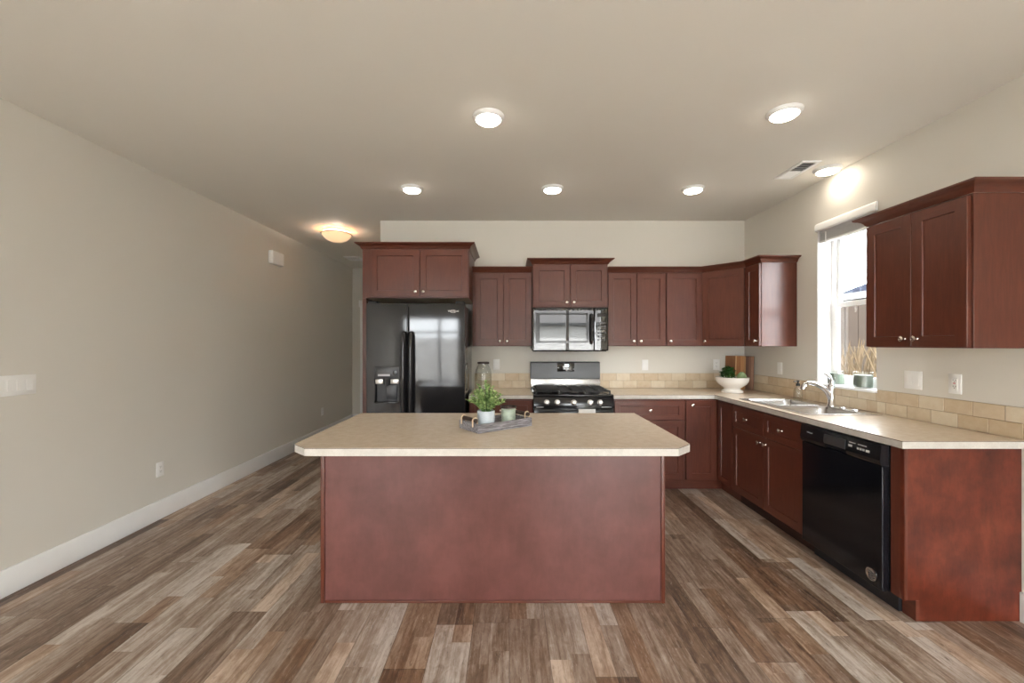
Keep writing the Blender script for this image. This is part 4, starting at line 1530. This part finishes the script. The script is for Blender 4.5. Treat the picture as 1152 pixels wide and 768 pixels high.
LF = (Vector((0, 1, 0)), Vector((1, 0, 0)))
plate('switch_plate', Fr((XL, 2.345, 1.160), *LF), 'wide white four-gang switch plate at the near end of the long bare wall', 'switch', 'rocker', 4)
plate('outlet', Fr((XL, 3.32, 0.395), *LF), 'white outlet low on the long bare wall, nearer of the two', 'outlet', 'duplex')
plate('outlet', Fr((XL, 6.20, 0.388), *LF), 'white outlet low on the long bare wall, deep in the hall', 'outlet', 'duplex')
plate('outlet', Fr((-0.141, YB, 1.170), *BF), 'white wall plate above the tile beside the glass jar', 'outlet', 'rocker')
plate('outlet', Fr((1.486, YB, 1.164), *BF), 'white wall plate above the tile midway between range and corner', 'outlet', 'rocker')
plate('outlet', Fr((2.267, YB, 1.168), *BF), 'white outlet above the white bowl, beside the cutting board', 'outlet', 'duplex')
plate('switch_plate', Fr((XR, 3.955, 1.163), *RF), 'white switch plate on the window wall under the narrow corner cabinet', 'switch', 'rocker')
plate('switch_plate', Fr((XR, 2.650, 1.164), *RF), 'white double switch plate between the window and the red-button outlet', 'switch', 'rocker', 2)
plate('outlet', Fr((XR, 2.400, 1.163), *RF), 'white outlet with a red reset button under the near wall cabinet', 'outlet', 'gfci')

t = thing('door_chime', 'white rectangular chime box high on the long bare wall', 'chime', (XL, 4.94, 2.405))
b = new(); box(b, XL + 0.0005, XL + 0.05, 4.815, 5.065, 2.33, 2.485, 0.012, 3)
dc = obj('chime_cover', b, M['white_plastic'], t)
b = new(); box(b, XL + 0.0505, XL + 0.053, 4.84, 5.04, 2.345, 2.352)
obj('grille_slot', b, M['trim'], dc)

# ------------------------------------------------------------------ ceiling fixtures
t0 = thing('recessed_light', 'round recessed ceiling light directly above the island, nearer row', 'ceiling light', (0, 0, H), 'recessed ceiling lights')
b = new(); lathe(b, [(0.066, -0.0005), (0.095, -0.0005), (0.094, -0.006), (0.084, -0.016), (0.074, -0.022), (0.066, -0.022)], 40)
obj('trim_ring', b, M['trim'], t0, local=True)
b = new(); lathe(b, [(0.0735, -0.014), (0.0735, -0.0225), (0.066, -0.029), (0.045, -0.034), (0.02, -0.036), (0, -0.0365)], 32)
obj('lens', b, M['lens'], t0, local=True)
spots = [(-0.124, 2.47, None), (1.60, 2.42, 'round recessed ceiling light in the nearer row, beside the ceiling vent'),
         (-0.843, 3.60, 'round recessed ceiling light in front of the refrigerator'),
         (0.373, 3.60, 'round recessed ceiling light in front of the microwave'),
         (1.594, 3.61, 'round recessed ceiling light in front of the diagonal corner cabinet'),
         (2.455, 3.21, 'round recessed ceiling light against the wall above the sink window')]
for x, y, lab in spots:
    o = t0 if lab is None else copy_tree(t0)
    o.location = (x, y, H)
    if lab:
        o['label'] = lab

t = thing('hall_ceiling_light', 'amber glass dome ceiling light in the hall', 'ceiling light', (-2.05, 4.94, H))
b = new(); lathe(b, [(0, -0.001), (0.15, -0.001), (0.15, -0.02), (0.04, -0.03), (0, -0.03)], 40); obj('ceiling_pan', b, M['trim'], t, local=True)
b = new(); lathe(b, [(0.165, -0.040), (0.171, -0.040), (0.171, -0.052), (0.165, -0.052), (0.165, -0.040)], 48); obj('rim', b, M['nickel'], t, local=True)
b = new(); lathe(b, [(0.164, -0.044), (0.164, -0.052), (0.150, -0.078), (0.118, -0.108), (0.07, -0.131), (0.03, -0.139), (0, -0.141)], 48); obj('glass_dome', b, M['alabaster'], t, local=True)
for k in range(3):
    a = -0.5 + k * 2 * PI / 3
    b = new()
    tube(b, [(0.145 * math.cos(a), 0.145 * math.sin(a), -0.012), (0.172 * math.cos(a), 0.172 * math.sin(a), -0.046)], 0.006, 8)
    lathe(b, [(0, 0), (0.010, 0), (0.010, 0.010), (0, 0.014)], 12, at(0.171 * math.cos(a), 0.171 * math.sin(a), -0.046, (math.cos(a), math.sin(a), 0)))
    obj('clip', b, M['nickel'], t, local=True)
bl = bpy.data.lights.new('hall_bulb', 'POINT')
bl.energy = 5
bl.color = (1.0, 0.88, 0.74)
bl.shadow_soft_size = 0.05
bo = bpy.data.objects.new('hall_bulb', bl)
COL.objects.link(bo)
bo.parent = t
bo.location = (0, 0, -0.036)


def vent(label, x0, x1, y0, y1, long_y=True):
    t = thing('ceiling_vent', label, 'vent', ((x0 + x1) / 2, (y0 + y1) / 2, H), 'ceiling vents')
    b = new()
    w = 0.025
    grid_solid(b, [x0, x0 + w, x1 - w, x1], [y0, y0 + w, y1 - w, y1], lambda a, c: not (x0 + w < a < x1 - w and y0 + w < c < y1 - w), H - 0.008, H - 0.0005, lambda a, c, d: (a, c, d))
    obj('frame', b, M['trim'], t)
    b = new(); box(b, x0 + w, x1 - w, y0 + w, y1 - w, H - 0.0015, H - 0.0005)
    obj('backing', b, M['dark_grey'], t)
    b = new()
    ym = (y0 + y1) / 2
    n = 11
    for k in range(n):
        y = y0 + w + 0.004 + (y1 - y0 - 2 * w - 0.008) * k / (n - 1)
        s = 0.006 if y > ym else -0.006
        hexa(b, [(x, y + dy + sy, z) for z, sy in ((H - 0.010, s), (H - 0.002, -s)) for dy in (-0.0012, 0.0012) for x in (x0 + w, x1 - w)])
    obj('louvers', b, M['trim'], t, smooth=0)


vent('white ceiling vent register beside the light over the sink window', 2.155, 2.300, 3.06, 3.39)
vent('small white ceiling vent at the far end of the hall', -2.56, -2.32, 6.40, 6.72)

# ------------------------------------------------------------------ tray, plant, candle on the island
ux, uy = math.cos(math.radians(36.5)), math.sin(math.radians(36.5))
TA = Vector((-0.166, 2.215, CT))
TL, TW = 0.372, 0.203
rot = math.radians(36.5)
t = thing('serving_tray', 'rectangular grey weathered wood tray with rod handles on the island', 'tray', tuple(TA + Vector((0, 0, 0.0005))), rot=(0, 0, rot))
b = new(); box(b, 0.011, TL - 0.011, 0.011, TW - 0.011, 0.0, 0.010); obj('tray_bottom', b, M['tray'], t, local=True)
b = new()
box(b, 0, TL, 0, 0.011, 0, 0.047, 0.0015, 1); box(b, 0, TL, TW - 0.011, TW, 0, 0.047, 0.0015, 1)
box(b, 0, 0.011, 0.0112, TW - 0.0112, 0, 0.047, 0.0015, 1); box(b, TL - 0.011, TL, 0.0112, TW - 0.0112, 0, 0.047, 0.0015, 1)
obj('tray_sides', b, M['tray'], t, local=True)
for x in (0.0055, TL - 0.0055):
    b = new(); tube(b, [(x, 0.028, 0.064), (x, TW - 0.028, 0.064)], 0.0115, 12)
    hd = obj('handle', b, M['dark_rod'], t, local=True)
    b = new()
    for y in (0.042, TW - 0.042):
        pts = [(x + 0.0145 * math.cos(a), y, 0.064 + 0.0145 * math.sin(a)) for a in [k * PI / 8 for k in range(9)]]
        pts = [(x + 0.014, y, 0.030), (x + 0.0145, y, 0.05)] + pts + [(x - 0.0145, y, 0.05), (x - 0.014, y, 0.030)]
        tube(b, pts, 0.0042, 8)
    obj('strap', b, M['tan'], hd, local=True)


def tray_pt(u, v, z):
    return TA + Vector((ux * u - uy * v, uy * u + ux * v, z))


P = tray_pt(0.099, 0.075, 0.011)
t = thing('potted_plant', 'small leafy green plant in a white patterned pot on the tray', 'plant', tuple(P))
b = new(); lathe(b, [(0, 0), (0.044, 0), (0.047, 0.004), (0.0495, 0.094), (0.048, 0.096), (0.045, 0.094), (0.044, 0.080), (0, 0.080)], 40); obj('pot', b, M['pot'], t, local=True)
b = new(); lathe(b, [(0.0435, 0.0805), (0.03, 0.085), (0, 0.087)], 24); obj('soil', b, M['soil'], t, local=True)
rg = random.Random(11)
bs, bf = new(), new()


def leaf_quad(bm, p, d, up, ln, wd):
    d = d.normalized()
    s = d.cross(up)
    s = s.normalized() if s.length > 1e-4 else Vector((1, 0, 0))
    n = s.cross(d)
    pts = [p, p + d * ln * 0.35 + s * wd * 0.5 + n * ln * 0.04, p + d * ln * 0.72 + s * wd * 0.42, p + d * ln - n * ln * 0.10,
           p + d * ln * 0.72 - s * wd * 0.42, p + d * ln * 0.35 - s * wd * 0.5 + n * ln * 0.04]
    mid1 = p + d * ln * 0.5 - n * ln * 0.05
    v = [bm.verts.new(q) for q in pts]
    m = bm.verts.new(mid1)
    for k in range(6):
        bm.faces.new([v[k], v[(k + 1) % 6], m])


for k in range(46):
    a = rg.uniform(0, 2 * PI)
    out = rg.uniform(0.0, 1.0) ** 0.7
    hgt = 0.155 * (1 - 0.62 * out ** 1.6) * rg.uniform(0.8, 1.12)
    rad = 0.112 * out * rg.uniform(0.85, 1.1)
    p0 = Vector((0.02 * out * math.cos(a), 0.02 * out * math.sin(a), 0.084))
    p1 = Vector((rad * 0.45 * math.cos(a), rad * 0.45 * math.sin(a), 0.084 + hgt * 0.6))
    p2 = Vector((rad * math.cos(a), rad * math.sin(a), 0.084 + hgt))
    path_ = smooth_path([p0, p1, p2], 7)
    tube(bs, path_, [0.0016, 0.0008], 5)
    for i, q in enumerate(path_[3:]):
        dr = (path_[min(i + 4, len(path_) - 1)] - path_[i + 2]).normalized()
        for s in range(3):
            az = rg.uniform(0, 2 * PI)
            sd = Vector((math.cos(az), math.sin(az), rg.uniform(-0.2, 0.7)))
            leaf_quad(bf, q, (dr * 0.6 + sd).normalized(), Vector((0, 0, 1)), rg.uniform(0.014, 0.022), rg.uniform(0.009, 0.013))
obj('stems', bs, M['stem'], t, local=True)
obj('foliage', bf, M['leaf_light'], t, local=True, smooth=0)


def candle(label, loc, rad, h, pale=False):
    t = thing('candle', label, 'candle', loc, 'green jar candles')
    fill = h * (0.80 if not pale else 0.86)
    b = new(); lathe(b, [(0, 0), (rad * 0.92, 0), (rad, 0.006), (rad, h - 0.002), (rad - 0.0015, h), (rad - 0.003, h - 0.002), (rad - 0.003, 0.007), (0, 0.006)], 40)
    obj('glass_jar', b, M['glass'], t, local=True)
    b = new(); lathe(b, [(0, 0.0065), (rad - 0.0035, 0.0075), (rad - 0.0035, fill), (0, fill - 0.001)], 40)
    wx = obj('wax', b, M['wax_pale'] if pale else M['wax'], t, local=True)
    b = new(); tube(b, [(0, 0, fill - 0.0015), (0.001, 0, fill + 0.011)], 0.0012, 6)
    obj('wick', b, M['wick'], wx, local=True)
    if pale:
        b = new(); lathe(b, [(rad - 0.0028, h - 0.008), (rad + 0.0015, h - 0.006), (rad + 0.0015, h + 0.002), (rad - 0.0028, h + 0.002), (rad - 0.0028, h - 0.008)], 40)
        obj('rim_band', b, M['dark_rod'], t, local=True)
    return t


P = tray_pt(0.255, 0.075, 0.011)
candle('pale green jar candle on the wooden tray on the island', tuple(P), 0.0455, 0.104, True)
candle('sage green jar candle on the window sill behind the faucet', (2.612, 3.330, SILL + 0.0005), 0.055, 0.110)
candle('sage green jar candle on the window sill, closer to the near wall cabinet', (2.612, 3.070, SILL + 0.0005), 0.059, 0.118)

# ------------------------------------------------------------------ glass jar by the fridge
P = (-0.268, 4.30, CT + 0.0005)
t = thing('glass_jar', 'clear glass jar with dark lid on the counter beside the refrigerator', 'jar', P)
b = new()
prof = [(0, 0), (0.072, 0), (0.082, 0.010), (0.085, 0.06), (0.084, 0.17), (0.078, 0.215), (0.062, 0.248), (0.052, 0.262), (0.052, 0.274)]
lathe(b, prof + [(r_ - 0.0025 if r_ > 0.01 else 0, z_ + (0.003 if z_ < 0.02 else 0)) for r_, z_ in reversed(prof)], 40)
obj('jar_body', b, M['glass'], t, local=True)
b = new(); lathe(b, [(0, 0.2745), (0.058, 0.2745), (0.061, 0.278), (0.061, 0.290), (0.057, 0.295), (0, 0.296)], 32)
obj('lid', b, M['dark_rod'], t, local=True)

# ------------------------------------------------------------------ bowl, greenery, cutting board in the corner
P = Vector((2.215, 4.135, CT + 0.0005))
t = thing('footed_bowl', 'white footed ceramic bowl on the counter corner', 'bowl', tuple(P))
b = new()
lathe(b, [(0, 0), (0.095, 0), (0.099, 0.006), (0.096, 0.020), (0.078, 0.028), (0.072, 0.040), (0.095, 0.058), (0.128, 0.082), (0.146, 0.112), (0.152, 0.148), (0.149, 0.151), (0.145, 0.148),
          (0.139, 0.113), (0.120, 0.088), (0.08, 0.072), (0, 0.068)], 56)
obj('bowl_body', b, M['ceramic'], t, local=True)
P2 = P + Vector((-0.050, -0.01, 0.100))
t = thing('leafy_greenery', 'dark green leafy bunch in the white footed bowl', 'plant', tuple(P2))
b = new(); bs = new()
rg = random.Random(5)
for k in range(60):
    a = rg.uniform(0, 2 * PI)
    el = rg.uniform(0.25, 1.5)
    d = Vector((math.cos(a) * math.cos(el), math.sin(a) * math.cos(el), math.sin(el)))
    ln = rg.uniform(0.09, 0.135)
    e = Vector((d.x * ln * 0.62, d.y * ln * 0.62, d.z * ln + 0.03))
    tube(bs, [Vector((d.x * 0.01, d.y * 0.01, 0)), e * 0.6, e], [0.0015, 0.0008], 5)
    for s in range(6):
        az = rg.uniform(0, 2 * PI)
        leaf_quad(b, e * rg.uniform(0.7, 1.05), (d * 0.5 + Vector((math.cos(az), math.sin(az), rg.uniform(-0.3, 0.5)))).normalized(), Vector((0, 0, 1)), rg.uniform(0.022, 0.034), rg.uniform(0.016, 0.024))
obj('leaves', b, M['leaf_dark'], t, local=True, smooth=0)
obj('stems', bs, M['stem'], t, local=True)


def artichoke(label, loc, R):
    t = thing('artichoke', label, 'artichoke', loc)
    b = new()
    lathe(b, [(0, -R * 0.9), (R * 0.6, -R * 0.75), (R * 0.86, -R * 0.2), (R * 0.82, R * 0.3), (R * 0.5, R * 0.78), (0, R * 0.98)], 20)
    obj('heart', b, M['leaf_sage'], t, local=True)
    b = new()
    for row in range(7):
        z = -0.7 + row * 0.25
        rr_ = R * math.sqrt(max(0.05, 1 - z * z)) * 0.86
        n = max(5, int(11 * math.sqrt(max(0.05, 1 - z * z))))
        for k in range(n):
            a = 2 * PI * (k + 0.5 * (row % 2)) / n
            d = Vector((math.cos(a), math.sin(a), 0))
            leaf_quad(b, d * rr_ * 0.97 + Vector((0, 0, R * z - R * 0.1)), (Vector((0, 0, 1)) * (1.0) + d * (0.28 - 0.75 * max(0, z))).normalized(), d, R * 0.58, R * 0.60)
    obj('scales', b, M['leaf_sage'], t, local=True, smooth=0)


artichoke('pale green artichoke-like ball in the white footed bowl', (P.x + 0.092, P.y - 0.005, P.z + 0.146), 0.046)

# cutting board leaning in the corner
b = new(); box(b, -0.138, 0.138, -0.009, 0.009, 0, 0.352, 0.004, 3)
o = obj('cutting_board', b, M['board'])
o.location = (2.444, 4.427, CT + 0.001)
o.rotation_euler = (-math.radians(4), 0, -math.radians(43.5))
tag(o, 'striped wooden cutting board leaning in the corner behind the white bowl', 'cutting board')
